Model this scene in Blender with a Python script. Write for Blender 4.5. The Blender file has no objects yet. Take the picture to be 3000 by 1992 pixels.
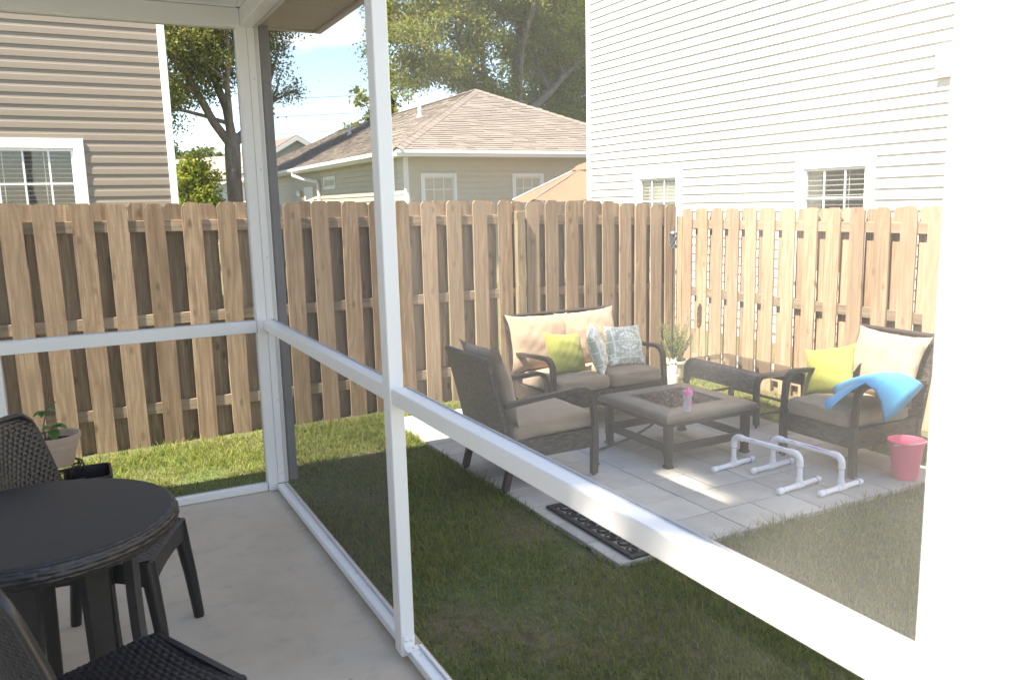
import bpy, bmesh, math, random
import numpy as np
from mathutils import Vector, Matrix
random.seed(7); np.random.seed(7)
rng = np.random.default_rng(11)
S = bpy.context.scene
COL = S.collection
PI = math.pi
G = -0.085            # paving level; the porch floor is z = 0

# ------------------------------------------------------------------ camera
def cam_axes(yaw, p, r):
    f = Vector((math.sin(yaw)*math.cos(p), math.cos(yaw)*math.cos(p), -math.sin(p)))
    R = f.cross(Vector((0, 0, 1))).normalized(); D = f.cross(R)
    c, s = math.cos(r), math.sin(r)
    return c*R+s*D, -s*R+c*D, f
_r, _d, _f = cam_axes(math.radians(28.0316), math.radians(9.4009), math.radians(1.2657))
cam = bpy.data.cameras.new('camera'); camo = bpy.data.objects.new('camera', cam); COL.objects.link(camo)
m = Matrix.Identity(4)
for i in range(3):
    m[i][0] = _r[i]; m[i][1] = -_d[i]; m[i][2] = -_f[i]
m[0][3], m[1][3], m[2][3] = -0.983, -4.919, 1.68
camo.matrix_world = m
cam.sensor_width = 36; cam.lens = 29.02; cam.clip_start = 0.05; cam.clip_end = 2000
cam.dof.use_dof = True; cam.dof.focus_distance = 6.0; cam.dof.aperture_fstop = 6.3
S.camera = camo

# ------------------------------------------------------------------ sky, sun, exposure
AZ = math.radians(17); K = 1.7
L = Vector((math.cos(AZ), math.sin(AZ), -K*math.cos(AZ))).normalized()   # direction the light travels
EL = math.asin(-L.z)
w = bpy.data.worlds.new('World'); S.world = w; w.use_nodes = True
wt = w.node_tree; wn = wt.nodes
bg = wn['Background']
sky = wn.new('ShaderNodeTexSky'); sky.sky_type = 'NISHITA'; sky.sun_disc = False
sky.sun_elevation = EL; sky.sun_rotation = math.atan2(L.x, -L.y)
sky.air_density = 0.9; sky.dust_density = 0.1; sky.ozone_density = 2.5
tcw = wn.new('ShaderNodeTexCoord')
mp = wn.new('ShaderNodeMapping'); mp.inputs['Scale'].default_value = (3.0, 3.0, 9.0)
mp.inputs['Location'].default_value = (0.4, 1.7, 0.2)
nz = wn.new('ShaderNodeTexNoise'); nz.inputs['Scale'].default_value = 1.0; nz.inputs['Detail'].default_value = 7
nz.inputs['Roughness'].default_value = 0.55
cr = wn.new('ShaderNodeValToRGB'); cr.color_ramp.elements[0].position = 0.54; cr.color_ramp.elements[1].position = 0.80
mx = wn.new('ShaderNodeMix'); mx.data_type = 'RGBA'
mx.inputs[7].default_value = (7.0, 6.8, 6.6, 1)
wt.links.new(tcw.outputs['Generated'], mp.inputs['Vector']); wt.links.new(mp.outputs[0], nz.inputs['Vector'])
wt.links.new(nz.outputs['Fac'], cr.inputs[0]); wt.links.new(cr.outputs[0], mx.inputs[0])
wt.links.new(sky.outputs[0], mx.inputs[6]); wt.links.new(mx.outputs[2], bg.inputs['Color'])
bg.inputs['Strength'].default_value = 0.095
sd = bpy.data.lights.new('sun', 'SUN'); sd.energy = 3.8; sd.angle = math.radians(0.53); sd.color = (1.0, 0.97, 0.93)
so = bpy.data.objects.new('sun', sd); COL.objects.link(so)
so.rotation_euler = L.to_track_quat('-Z', 'Y').to_euler(); so.location = (-20, -8, 30)
S.view_settings.view_transform = 'Standard'; S.view_settings.look = 'None'
S.view_settings.gamma = 1.0; S.view_settings.use_curve_mapping = False
S.view_settings.exposure = 2.27
S.view_settings.use_white_balance = True
S.view_settings.white_balance_temperature = 7450; S.view_settings.white_balance_tint = 11
S.render.engine = 'CYCLES'
S.cycles.max_bounces = 10; S.cycles.transparent_max_bounces = 24; S.cycles.diffuse_bounces = 5

# ------------------------------------------------------------------ node helpers
def new_mat(name):
    mt = bpy.data.materials.new(name); mt.use_nodes = True
    nt = mt.node_tree
    return mt, nt, nt.nodes['Principled BSDF']
def node(nt, typ, ins=None, **kw):
    n = nt.nodes.new(typ)
    for k, v in kw.items(): setattr(n, k, v)
    if ins:
        for k, v in ins.items():
            if isinstance(v, bpy.types.NodeSocket): nt.links.new(v, n.inputs[k])
            else: n.inputs[k].default_value = v
    return n
def math_n(nt, op, a, b=None):
    ins = {0: a}
    if b is not None: ins[1] = b
    return node(nt, 'ShaderNodeMath', ins, operation=op).outputs[0]
def c4(c): return (c[0], c[1], c[2], 1)
def sc(c, k): return (min(1, c[0]*k), min(1, c[1]*k), min(1, c[2]*k))
def ramp(nt, fac, stops):
    r = nt.nodes.new('ShaderNodeValToRGB'); el = r.color_ramp.elements
    while len(el) < len(stops): el.new(0.5)
    for e, (p, c) in zip(el, stops): e.position = p; e.color = c4(c)
    nt.links.new(fac, r.inputs[0]); return r.outputs[0]
def mixc(nt, fac, a, b, blend='MIX'):
    n = nt.nodes.new('ShaderNodeMix'); n.data_type = 'RGBA'; n.blend_type = blend
    for i, v in ((0, fac), (6, a), (7, b)):
        if isinstance(v, bpy.types.NodeSocket): nt.links.new(v, n.inputs[i])
        else: n.inputs[i].default_value = v if i == 0 else c4(v)
    return n.outputs[2]
def coords(nt, scale=(1, 1, 1), rnd=True, kind='Object'):
    tc = nt.nodes.new('ShaderNodeTexCoord'); v = tc.outputs[kind]
    if rnd:
        oi = nt.nodes.new('ShaderNodeObjectInfo')
        r = math_n(nt, 'MULTIPLY', oi.outputs['Random'], 37.0)
        v = node(nt, 'ShaderNodeVectorMath', {0: v, 1: r}, operation='ADD').outputs[0]
    return node(nt, 'ShaderNodeMapping', {'Vector': v, 'Scale': scale}).outputs[0]
def noise(nt, vec, s, d=4, rough=0.55):
    return node(nt, 'ShaderNodeTexNoise', {'Vector': vec, 'Scale': s, 'Detail': d, 'Roughness': rough}).outputs['Fac']
def bump(nt, b, h, strength, dist):
    n = node(nt, 'ShaderNodeBump', {'Height': h, 'Strength': strength, 'Distance': dist})
    nt.links.new(n.outputs[0], b.inputs['Normal'])

def plain(name, col, rough=0.5, vary=0.12, ns=6.0, bs=60.0, bstr=0.15, bd=0.002, metal=0.0, spec=0.5, stretch=(1, 1, 1)):
    mt, nt, b = new_mat(name)
    v = coords(nt, stretch)
    f = noise(nt, v, ns)
    nt.links.new(ramp(nt, f, [(0.25, sc(col, 1-vary)), (0.75, sc(col, 1+vary))]), b.inputs['Base Color'])
    b.inputs['Roughness'].default_value = rough; b.inputs['Metallic'].default_value = metal
    b.inputs['Specular IOR Level'].default_value = spec
    if bstr: bump(nt, b, noise(nt, v, bs, 3), bstr, bd)
    return mt
def wood(name, c_lo, c_hi, c_dark):
    mt, nt, b = new_mat(name)
    v = coords(nt, (1, 1, 1))
    oi = nt.nodes.new('ShaderNodeObjectInfo')
    warp = noise(nt, node(nt, 'ShaderNodeMapping', {'Vector': v, 'Scale': (4, 4, 1.3)}).outputs[0], 1.0, 2)
    xyz = node(nt, 'ShaderNodeSeparateXYZ', {0: v})
    hx = math_n(nt, 'ADD', xyz.outputs[0], xyz.outputs[1])
    u = math_n(nt, 'ADD', math_n(nt, 'MULTIPLY', hx, 26.0), math_n(nt, 'MULTIPLY', warp, 9.0))
    ringf = math_n(nt, 'ADD', math_n(nt, 'MULTIPLY', math_n(nt, 'SINE', math_n(nt, 'MULTIPLY', u, 3.2)), 0.5), 0.5)
    fine = noise(nt, node(nt, 'ShaderNodeMapping', {'Vector': v, 'Scale': (62, 62, 2.2)}).outputs[0], 1.0, 5, 0.7)
    blot = noise(nt, node(nt, 'ShaderNodeMapping', {'Vector': v, 'Scale': (5, 5, 1.6)}).outputs[0], 1.0, 3)
    base = ramp(nt, blot, [(0.3, c_lo), (0.72, c_hi)])
    base = mixc(nt, math_n(nt, 'MULTIPLY', ringf, 0.45), base, c_dark)
    base = mixc(nt, math_n(nt, 'MULTIPLY', ramp(nt, fine, [(0.42, (0, 0, 0)), (0.66, (1, 1, 1))]), 0.75), base, sc(c_lo, 0.42))
    # knots
    vo = node(nt, 'ShaderNodeTexVoronoi', {'Vector': node(nt, 'ShaderNodeMapping', {'Vector': v, 'Scale': (9, 9, 4.0)}).outputs[0], 'Scale': 1.0, 'Randomness': 1.0})
    kn = ramp(nt, vo.outputs['Distance'], [(0.08, (1, 1, 1)), (0.19, (0, 0, 0))])
    kn = math_n(nt, 'MULTIPLY', kn, 0.8)
    base = mixc(nt, kn, base, sc(c_dark, 0.55))
    # cross-wise saw marks, greenish foot where the treated wood is younger
    saw = noise(nt, node(nt, 'ShaderNodeMapping', {'Vector': v, 'Scale': (6, 6, 110)}).outputs[0], 1.0, 2)
    base = mixc(nt, math_n(nt, 'MULTIPLY', ramp(nt, saw, [(0.4, (0, 0, 0)), (0.7, (1, 1, 1))]), 0.30), base, sc(c_lo, 0.7))
    grey = math_n(nt, 'FRACT', math_n(nt, 'MULTIPLY', oi.outputs['Random'], 7.31))
    base = mixc(nt, math_n(nt, 'MULTIPLY', grey, 0.45), base, (0.33, 0.26, 0.19))
    tone = math_n(nt, 'ADD', math_n(nt, 'MULTIPLY', oi.outputs['Random'], 0.42), 0.78)
    base = mixc(nt, 1.0, base, node(nt, 'ShaderNodeCombineColor', {0: tone, 1: tone, 2: tone}).outputs[0], 'MULTIPLY')
    nt.links.new(base, b.inputs['Base Color'])
    b.inputs['Roughness'].default_value = 0.85; b.inputs['Specular IOR Level'].default_value = 0.2
    bump(nt, b, math_n(nt, 'ADD', fine, math_n(nt, 'MULTIPLY', saw, 0.6)), 0.5, 0.002)
    return mt
def wicker(name, col, col2, uv, s=1.0, rough=0.5, width=0.022, height=0.009):
    """woven strands: brick pattern over two axes given as weights of x, y, z"""
    mt, nt, b = new_mat(name)
    tc = nt.nodes.new('ShaderNodeTexCoord')
    xyz = node(nt, 'ShaderNodeSeparateXYZ', {0: tc.outputs['Object']})
    def lin(wt_):
        o = None
        for k, q in enumerate(wt_):
            if q == 0: continue
            t = math_n(nt, 'MULTIPLY', xyz.outputs[k], float(q))
            o = t if o is None else math_n(nt, 'ADD', o, t)
        return o
    vec = node(nt, 'ShaderNodeCombineXYZ', {0: lin(uv[0]), 1: lin(uv[1])}).outputs[0]
    br = node(nt, 'ShaderNodeTexBrick', {'Vector': vec, 'Color1': c4(col), 'Color2': c4(col2), 'Mortar': c4(sc(col, 0.25)),
              'Scale': 1.0, 'Mortar Size': height*0.14, 'Mortar Smooth': 0.6, 'Brick Width': width, 'Row Height': height})
    nt.links.new(br.outputs['Color'], b.inputs['Base Color'])
    b.inputs['Roughness'].default_value = rough
    inv = math_n(nt, 'SUBTRACT', 1.0, br.outputs['Fac'])
    bump(nt, b, inv, 0.9, 0.004)
    return mt
def fabric(name, col, weave=420.0, wr=0.06, vary=0.10, streak=True):
    mt, nt, b = new_mat(name)
    v = coords(nt)
    st = noise(nt, node(nt, 'ShaderNodeMapping', {'Vector': v, 'Scale': (14, 14, 190) if streak else (90, 90, 90)}).outputs[0], 1.0, 3)
    bl = noise(nt, v, 9.0, 4)
    base = ramp(nt, bl, [(0.3, sc(col, 1-vary)), (0.7, sc(col, 1+vary))])
    base = mixc(nt, math_n(nt, 'MULTIPLY', st, 0.32), base, sc(col, 0.62))
    nt.links.new(base, b.inputs['Base Color'])
    b.inputs['Roughness'].default_value = 0.9; b.inputs['Specular IOR Level'].default_value = 0.15
    b.inputs['Sheen Weight'].default_value = 0.15
    bump(nt, b, math_n(nt, 'ADD', noise(nt, v, weave, 2), math_n(nt, 'MULTIPLY', noise(nt, v, 13.0, 3), 5.0)), 0.35, 0.004)
    return mt
def leafmat(name, cols, trans=0.35, rough=0.55):
    mt, nt, b = new_mat(name)
    gi = nt.nodes.new('ShaderNodeNewGeometry')
    n = len(cols)
    c = ramp(nt, gi.outputs['Random Per Island'], [((i+0.0)/max(1, n-1), q) for i, q in enumerate(cols)])
    nt.links.new(c, b.inputs['Base Color']); b.inputs['Roughness'].default_value = rough
    b.inputs['Specular IOR Level'].default_value = 0.25
    tr = nt.nodes.new('ShaderNodeBsdfTranslucent')
    nt.links.new(mixc(nt, 0.35, c, (0.25, 0.30, 0.03)), tr.inputs['Color'])
    ms = nt.nodes.new('ShaderNodeMixShader'); ms.inputs[0].default_value = trans
    nt.links.new(b.outputs[0], ms.inputs[1]); nt.links.new(tr.outputs[0], ms.inputs[2])
    nt.links.new(ms.outputs[0], nt.nodes['Material Output'].inputs['Surface'])
    return mt

# ------------------------------------------------------------------ mesh helpers
class MB:
    def __init__(s): s.v = []; s.f = []
    def add(s, vs, fs):
        o = len(s.v); s.v.extend([tuple(p) for p in vs]); s.f.extend([tuple(i+o for i in f) for f in fs]); return s
    def box(s, x0, x1, y0, y1, z0, z1, bev=0.0):
        if bev <= 0:
            vs = [(x, y, z) for x in (x0, x1) for y in (y0, y1) for z in (z0, z1)]
            return s.add(vs, [(0, 1, 3, 2), (4, 6, 7, 5), (0, 4, 5, 1), (2, 3, 7, 6), (0, 2, 6, 4), (1, 5, 7, 3)])
        b = bmesh.new(); bmesh.ops.create_cube(b, size=1)
        bmesh.ops.scale(b, vec=(x1-x0, y1-y0, z1-z0), verts=b.verts)
        bmesh.ops.translate(b, vec=((x0+x1)/2, (y0+y1)/2, (z0+z1)/2), verts=b.verts)
        bmesh.ops.bevel(b, geom=b.edges[:], offset=bev, segments=2 if bev > 0.004 else 1, affect='EDGES', profile=0.5)
        b.verts.index_update()
        s.add([tuple(q.co) for q in b.verts], [tuple(q.index for q in f.verts) for f in b.faces]); b.free(); return s
    def prism(s, poly, axis, a, b_):
        """extrude a 2-D polygon along axis ('x','y','z') from a to b_"""
        def pt(p, t): return {'x': (t, p[0], p[1]), 'y': (p[0], t, p[1]), 'z': (p[0], p[1], t)}[axis]
        n = len(poly)
        vs = [pt(p, a) for p in poly]+[pt(p, b_) for p in poly]
        fs = [tuple(range(n))[::-1], tuple(range(n, 2*n))]+[(i, (i+1) % n, n+(i+1) % n, n+i) for i in range(n)]
        return s.add(vs, fs)
    def tube(s, pts, rad, n=8, cap=True):
        pts = [Vector(p) for p in pts]; k = len(pts)
        if not hasattr(rad, '__len__'): rad = [rad]*k
        vs = []; ref = None
        for i, p in enumerate(pts):
            t = (pts[min(i+1, k-1)]-pts[max(i-1, 0)]).normalized()
            if ref is None:
                ref = t.cross(Vector((0.13, 0.97, 0.2))); 
                if ref.length < 1e-3: ref = t.cross(Vector((1, 0, 0)))
            ref = (ref-t*ref.dot(t)).normalized(); q = t.cross(ref)
            for j in range(n):
                a = 2*PI*j/n; vs.append(p+(ref*math.cos(a)+q*math.sin(a))*rad[i])
        fs = [(i*n+j, i*n+(j+1) % n, (i+1)*n+(j+1) % n, (i+1)*n+j) for i in range(k-1) for j in range(n)]
        if cap: fs += [tuple(range(n))[::-1], tuple((k-1)*n+j for j in range(n))]
        return s.add(vs, fs)
    def lathe(s, prof, n=24, c=(0, 0, 0), cap=True):
        vs = [(c[0]+r*math.cos(2*PI*j/n), c[1]+r*math.sin(2*PI*j/n), c[2]+z) for r, z in prof for j in range(n)]
        k = len(prof)
        fs = [(i*n+j, i*n+(j+1) % n, (i+1)*n+(j+1) % n, (i+1)*n+j) for i in range(k-1) for j in range(n)]
        if cap: fs += [tuple(range(n))[::-1], tuple((k-1)*n+j for j in range(n))]
        return s.add(vs, fs)
    def sweep(s, path, y0, y1, t):
        """rectangular strap following a path in the x-z plane"""
        P = [Vector((p[0], 0, p[1])) for p in path]; k = len(P); vs = []
        for i, p in enumerate(P):
            d = (P[min(i+1, k-1)]-P[max(i-1, 0)]).normalized(); nn = Vector((-d.z, 0, d.x))*t/2
            a, b = p+nn, p-nn
            vs += [(a.x, y0, a.z), (a.x, y1, a.z), (b.x, y1, b.z), (b.x, y0, b.z)]
        fs = [(i*4+j, i*4+(j+1) % 4, (i+1)*4+(j+1) % 4, (i+1)*4+j) for i in range(k-1) for j in range(4)]
        fs += [(3, 2, 1, 0), tuple((k-1)*4+j for j in range(4))]
        return s.add(vs, fs)
    def mesh(s, name, mat, smooth=False, ang=None):
        me = bpy.data.meshes.new(name); me.from_pydata(s.v, [], s.f)
        if mat: me.materials.append(mat)
        b = bmesh.new(); b.from_mesh(me); bmesh.ops.recalc_face_normals(b, faces=b.faces[:]); b.to_mesh(me); b.free()
        if smooth:
            me.polygons.foreach_set('use_smooth', [True]*len(me.polygons))
            me.set_sharp_from_angle(angle=math.radians(ang or 40))
        me.update(); return me
    def build(s, name, mat, parent=None, smooth=False, loc=(0, 0, 0), rot=(0, 0, 0), ang=None):
        return put(name, s.mesh(name, mat, smooth, ang), parent, loc, rot)
def put(name, me, parent=None, loc=(0, 0, 0), rot=(0, 0, 0)):
    o = bpy.data.objects.new(name, me); COL.objects.link(o); o.location = loc; o.rotation_euler = rot
    if parent is not None: o.parent = parent
    return o
def thing(name, label, cat, loc=(0, 0, 0), rz=0.0, group=None):
    o = put(name, None, None, loc, (0, 0, rz)); return tag(o, label, cat, group)
def tag(o, label, cat, group=None):
    o['label'] = label; o['category'] = cat
    if group: o['group'] = group
    return o
def struct(o): o['kind'] = 'structure'; return o
def stuff(o): o['kind'] = 'stuff'; return o
def quads(name, V, mat, parent=None):
    """numpy array (n,4,3) of separate quads -> one mesh"""
    n = V.shape[0]; me = bpy.data.meshes.new(name)
    me.vertices.add(n*4); me.vertices.foreach_set('co', V.reshape(-1).astype(np.float32))
    me.loops.add(n*4); me.loops.foreach_set('vertex_index', np.arange(n*4, dtype=np.int32))
    me.polygons.add(n); me.polygons.foreach_set('loop_start', np.arange(0, n*4, 4, dtype=np.int32))
    me.polygons.foreach_set('loop_total', np.full(n, 4, np.int32))
    me.materials.append(mat); me.update(calc_edges=True)
    return put(name, me, parent)
def copy_tree(o, parent=None):
    c = o.copy(); COL.objects.link(c); c.parent = parent
    for ch in list(o.children): copy_tree(ch, c)
    return c
def smoothnoise(x, y, seed=0):
    return (math.sin(x*1.7+seed*3.1)+math.sin(y*2.3+seed*1.7+x*0.6)+math.sin(x*3.9-y*3.1+seed))/3

# ------------------------------------------------------------------ materials
m_alu = plain('white_powder_coated_aluminium', (0.80, 0.80, 0.79), 0.32, 0.015, 2, 300, 0.03, 0.0005)
m_panel = plain('white_painted_panel', (0.80, 0.80, 0.785), 0.55, 0.03, 3, 60, 0.05)
m_screw = plain('screw_head', (0.74, 0.74, 0.72), 0.35, 0.05, metal=0.3)
m_soffit = plain('beige_soffit', (0.50, 0.43, 0.33), 0.7, 0.06, 3, stretch=(1, 12, 1))
m_fascia = plain('beige_fascia', (0.52, 0.46, 0.37), 0.6, 0.05)
m_fence = wood('weathered_pine', (0.295, 0.21, 0.135), (0.425, 0.32, 0.215), (0.18, 0.11, 0.06))
m_fence2 = wood('pale_pine', (0.37, 0.25, 0.155), (0.51, 0.38, 0.255), (0.26, 0.15, 0.08))  # lighter pine tones for the side fence
m_post = wood('treated_post', (0.33, 0.26, 0.16), (0.44, 0.355, 0.225), (0.23, 0.17, 0.10))
m_tan = plain('tan_vinyl_siding', (0.235, 0.198, 0.152), 0.6, 0.05, 5, 90, 0.18, 0.001, stretch=(0.4, 1, 9))
m_whitesid = plain('cream_vinyl_siding', (0.74, 0.715, 0.66), 0.6, 0.03, 5, 90, 0.15, 0.001, stretch=(1, 0.4, 9))
m_graysid = plain('khaki_vinyl_siding', (0.54, 0.49, 0.385), 0.6, 0.04, 5, 60, 0.1, 0.001)
m_trim = plain('white_trim', (0.80, 0.80, 0.80), 0.5, 0.02, 4, 60, 0.03)
m_farwall = plain('pale_blue_grey_siding', (0.48, 0.50, 0.49), 0.7, 0.04)
m_roof_far = plain('far_brown_shingles', (0.22, 0.18, 0.145), 0.9, 0.15, 14)
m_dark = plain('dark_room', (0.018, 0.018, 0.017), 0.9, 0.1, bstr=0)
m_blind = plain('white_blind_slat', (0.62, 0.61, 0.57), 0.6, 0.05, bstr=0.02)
def glass_mat(name, tint=(0.9, 0.95, 0.93), rough=0.02, mixf=0.18):
    mt, nt, b = new_mat(name)
    tr = node(nt, 'ShaderNodeBsdfTransparent', {'Color': c4(tint)})
    gl = node(nt, 'ShaderNodeBsdfGlossy', {'Color': (0.9, 0.9, 0.9, 1), 'Roughness': rough})
    v = coords(nt); h = noise(nt, v, 2.5, 2)
    bn = node(nt, 'ShaderNodeBump', {'Height': h, 'Strength': 0.05, 'Distance': 0.02}); nt.links.new(bn.outputs[0], gl.inputs['Normal'])
    ms = nt.nodes.new('ShaderNodeMixShader'); ms.inputs[0].default_value = mixf
    nt.links.new(tr.outputs[0], ms.inputs[1]); nt.links.new(gl.outputs[0], ms.inputs[2])
    nt.links.new(ms.outputs[0], nt.nodes['Material Output'].inputs['Surface']); return mt
m_glass = glass_mat('window_glass', mixf=0.09); m_tglass = glass_mat('table_glass', (0.78, 0.80, 0.78), 0.03, 0.35)
def screen_mat(name, cover, col):
    """fibreglass insect mesh: fine threads seen as an even veil"""
    mt, nt, b = new_mat(name)
    tr = nt.nodes.new('ShaderNodeBsdfTransparent')
    df = node(nt, 'ShaderNodeBsdfDiffuse', {'Color': c4(col)})
    tl = node(nt, 'ShaderNodeBsdfTranslucent', {'Color': c4(col)})
    m1 = nt.nodes.new('ShaderNodeMixShader'); m1.inputs[0].default_value = 0.5
    nt.links.new(df.outputs[0], m1.inputs[1]); nt.links.new(tl.outputs[0], m1.inputs[2])
    v = coords(nt, (1, 1, 1), False)
    f = noise(nt, v, 1.3, 3); weave = noise(nt, node(nt, 'ShaderNodeMapping', {'Vector': v, 'Scale': (220, 220, 6)}).outputs[0], 1.0, 2)
    f = math_n(nt, 'ADD', math_n(nt, 'MULTIPLY', f, 0.10), math_n(nt, 'MULTIPLY', weave, 0.06))
    f = math_n(nt, 'ADD', f, cover-0.08)
    ms = nt.nodes.new('ShaderNodeMixShader'); nt.links.new(f, ms.inputs[0])
    nt.links.new(tr.outputs[0], ms.inputs[1]); nt.links.new(m1.outputs[0], ms.inputs[2])
    nt.links.new(ms.outputs[0], nt.nodes['Material Output'].inputs['Surface']); return mt
m_screen_haze = screen_mat('hazed_insect_screen', 0.155, (0.72, 0.70, 0.67))  # flash haze over the mesh is put into its pale colour
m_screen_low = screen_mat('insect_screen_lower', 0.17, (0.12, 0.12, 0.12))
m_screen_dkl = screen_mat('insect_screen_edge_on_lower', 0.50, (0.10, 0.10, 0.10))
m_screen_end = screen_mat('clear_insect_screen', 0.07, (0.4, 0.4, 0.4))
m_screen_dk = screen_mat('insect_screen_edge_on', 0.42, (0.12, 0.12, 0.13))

# ------------------------------------------------------------------ ground, slab, patio
def ground_mat():
    mt, nt, b = new_mat('lawn_soil')
    v = coords(nt, (1, 1, 1), False)
    n1 = noise(nt, v, 1.1, 5); n2 = noise(nt, v, 14, 4)
    g = ramp(nt, n2, [(0.3, (0.045, 0.075, 0.018)), (0.7, (0.09, 0.12, 0.03))])
    d = ramp(nt, n2, [(0.3, (0.085, 0.065, 0.035)), (0.7, (0.15, 0.12, 0.065))])
    nt.links.new(mixc(nt, ramp(nt, n1, [(0.42, (0, 0, 0)), (0.60, (1, 1, 1))]), g, d), b.inputs['Base Color'])
    b.inputs['Roughness'].default_value = 0.95; bump(nt, b, n2, 0.8, 0.03)
    return mt
GZ = -0.115
mb = MB(); mb.add([(-400, -400, GZ), (400, -400, GZ), (400, 600, GZ), (-400, 600, GZ)], [(0, 1, 2, 3)])
struct(mb.build('ground', ground_mat()))
def slab_mat():
    mt, nt, b = new_mat('brushed_concrete')
    v = coords(nt, (1, 1, 1), False)
    n1 = noise(nt, v, 1.6, 6, 0.6); n2 = noise(nt, v, 9, 5, 0.6); n3 = noise(nt, v, 160, 3)
    c = ramp(nt, n1, [(0.30, (0.46, 0.385, 0.29)), (0.5, (0.52, 0.45, 0.355)), (0.70, (0.53, 0.475, 0.395))])
    c = mixc(nt, math_n(nt, 'MULTIPLY', ramp(nt, n2, [(0.52, (0, 0, 0)), (0.75, (1, 1, 1))]), 0.35), c, (0.27, 0.235, 0.19))
    vo = node(nt, 'ShaderNodeTexVoronoi', {'Vector': v, 'Scale': 7.5})
    sp = ramp(nt, vo.outputs['Distance'], [(0.035, (1, 1, 1)), (0.075, (0, 0, 0))])
    c = mixc(nt, math_n(nt, 'MULTIPLY', math_n(nt, 'MULTIPLY', sp, ramp(nt, n1, [(0.45, (0, 0, 0)), (0.6, (1, 1, 1))])), 0.7), c, (0.13, 0.10, 0.075))
    # damp brown line that gathers along the outer sill
    xyz = node(nt, 'ShaderNodeSeparateXYZ', {0: v})
    e = math_n(nt, 'ADD', xyz.outputs[0], math_n(nt, 'MULTIPLY', n2, 0.05))
    e = ramp(nt, e, [(0.0, (0, 0, 0)), (1.0, (1, 1, 1))])
    edge = node(nt, 'ShaderNodeMapRange', {0: xyz.outputs[0], 1: -0.05, 2: 0.0, 3: 0.0, 4: 1.0}).outputs[0]
    c = mixc(nt, math_n(nt, 'MULTIPLY', edge, math_n(nt, 'MULTIPLY', n2, 0.9)), c, (0.22, 0.14, 0.07))
    nt.links.new(c, b.inputs['Base Color']); b.inputs['Roughness'].default_value = 0.62
    bump(nt, b, math_n(nt, 'ADD', n3, n2), 0.2, 0.003); return mt
mb = MB(); mb.box(-3.2, 0.09, -9.0, 0.08, GZ-0.1, 0.0, 0.006)  # slab runs on unseen past the porch to bounce sunlight in
struct(mb.build('porch_floor', slab_mat()))

def paver_mat():
    mt, nt, b = new_mat('concrete_paver')
    v = coords(nt)
    oi = nt.nodes.new('ShaderNodeObjectInfo')
    n1 = noise(nt, v, 5, 5, 0.6); n2 = noise(nt, v, 130, 3)
    c = ramp(nt, n1, [(0.3, (0.40, 0.375, 0.335)), (0.7, (0.52, 0.50, 0.455))])
    c = mixc(nt, math_n(nt, 'MULTIPLY', n2, 0.3), c, (0.30, 0.28, 0.25))
    t = math_n(nt, 'ADD', math_n(nt, 'MULTIPLY', oi.outputs['Random'], 0.22), 0.86)
    c = mixc(nt, 1.0, c, node(nt, 'ShaderNodeCombineColor', {0: t, 1: t, 2: t}).outputs[0], 'MULTIPLY')
    nt.links.new(c, b.inputs['Base Color']); b.inputs['Roughness'].default_value = 0.85
    bump(nt, b, n2, 0.25, 0.002); return mt
patio = thing('patio', 'square grey concrete paver patio laid beside the lawn', 'patio'); 
del patio['category']; patio['kind'] = 'structure'
m_pav = paver_mat()
PX, PY, NX, NY, DX, DY = 1.262, -1.775, 9, 11, 0.288, 0.300
pm = MB().box(-DX/2+0.0035, DX/2-0.0035, -DY/2+0.0035, DY/2-0.0035, -0.05, 0.0, 0.003).mesh('paver', m_pav)
for i in range(NX):
    for j in range(NY):
        put('paver', pm, patio, (PX+(i+.5)*DX, PY+(j+.5)*DY, G+random.uniform(-.0015, .0015)),
            (random.uniform(-.004, .004), random.uniform(-.004, .004), random.uniform(-.006, .006)))
mb = MB(); mb.box(PX+0.004, PX+NX*DX-0.004, PY+0.004, PY+NY*DY-0.004, G-0.06, G-0.014)
mb.build('joint_sand', plain('joint_sand', (0.10, 0.08, 0.06), 0.95, 0.2, 20), patio)

# ------------------------------------------------------------------ screened porch
porch = thing('screened_porch', 'white aluminium framed screened porch around the concrete floor', 'porch')
def part(name, mat, parent, *boxes, bev=0.003):
    b = MB()
    for q in boxes: b.box(*q, bev=bev)
    return b.build(name, mat, parent)
part('corner_post', m_alu, porch, (-0.050, 0.004, -0.012, 0.058, 0, 2.70))
part('corner_post', m_alu, porch, (0.007, 0.070, -0.004, 0.058, 0.036, 2.70))
part('corner_trim', plain('grey_shaded_trim', (0.20, 0.20, 0.205), 0.6), porch, (0.086, 0.135, 0.03, 0.085, 0.03, 2.70))  # outer trim in shade, with the shade put into its grey
part('post', m_alu, porch, (-0.020, 0.034, -2.172, -2.100, 0.0, 2.70))
part('post', m_alu, porch, (-1.435, -1.343, 0.0, 0.055, 0.0, 0.965), (-1.435, -1.343, 0.0, 0.055, 1.036, 2.70))
for y0, y1 in ((-2.098, -0.006), (-4.260, -2.174)):
    part('rail', m_alu, porch, (-0.014, 0.052, y0, y1, 0.979, 1.036))
part('rail', m_alu, porch, (-3.0, -0.052, -0.006, 0.052, 0.966, 1.034))
for y0, y1 in ((-2.098, -0.008), (-4.30, -2.174)):
    part('sill', m_alu, porch, (0.0, 0.062, y0, y1, 0.001, 0.036))
part('sill', m_alu, porch, (-3.0, -0.053, -0.002, 0.052, 0.001, 0.044))
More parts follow.
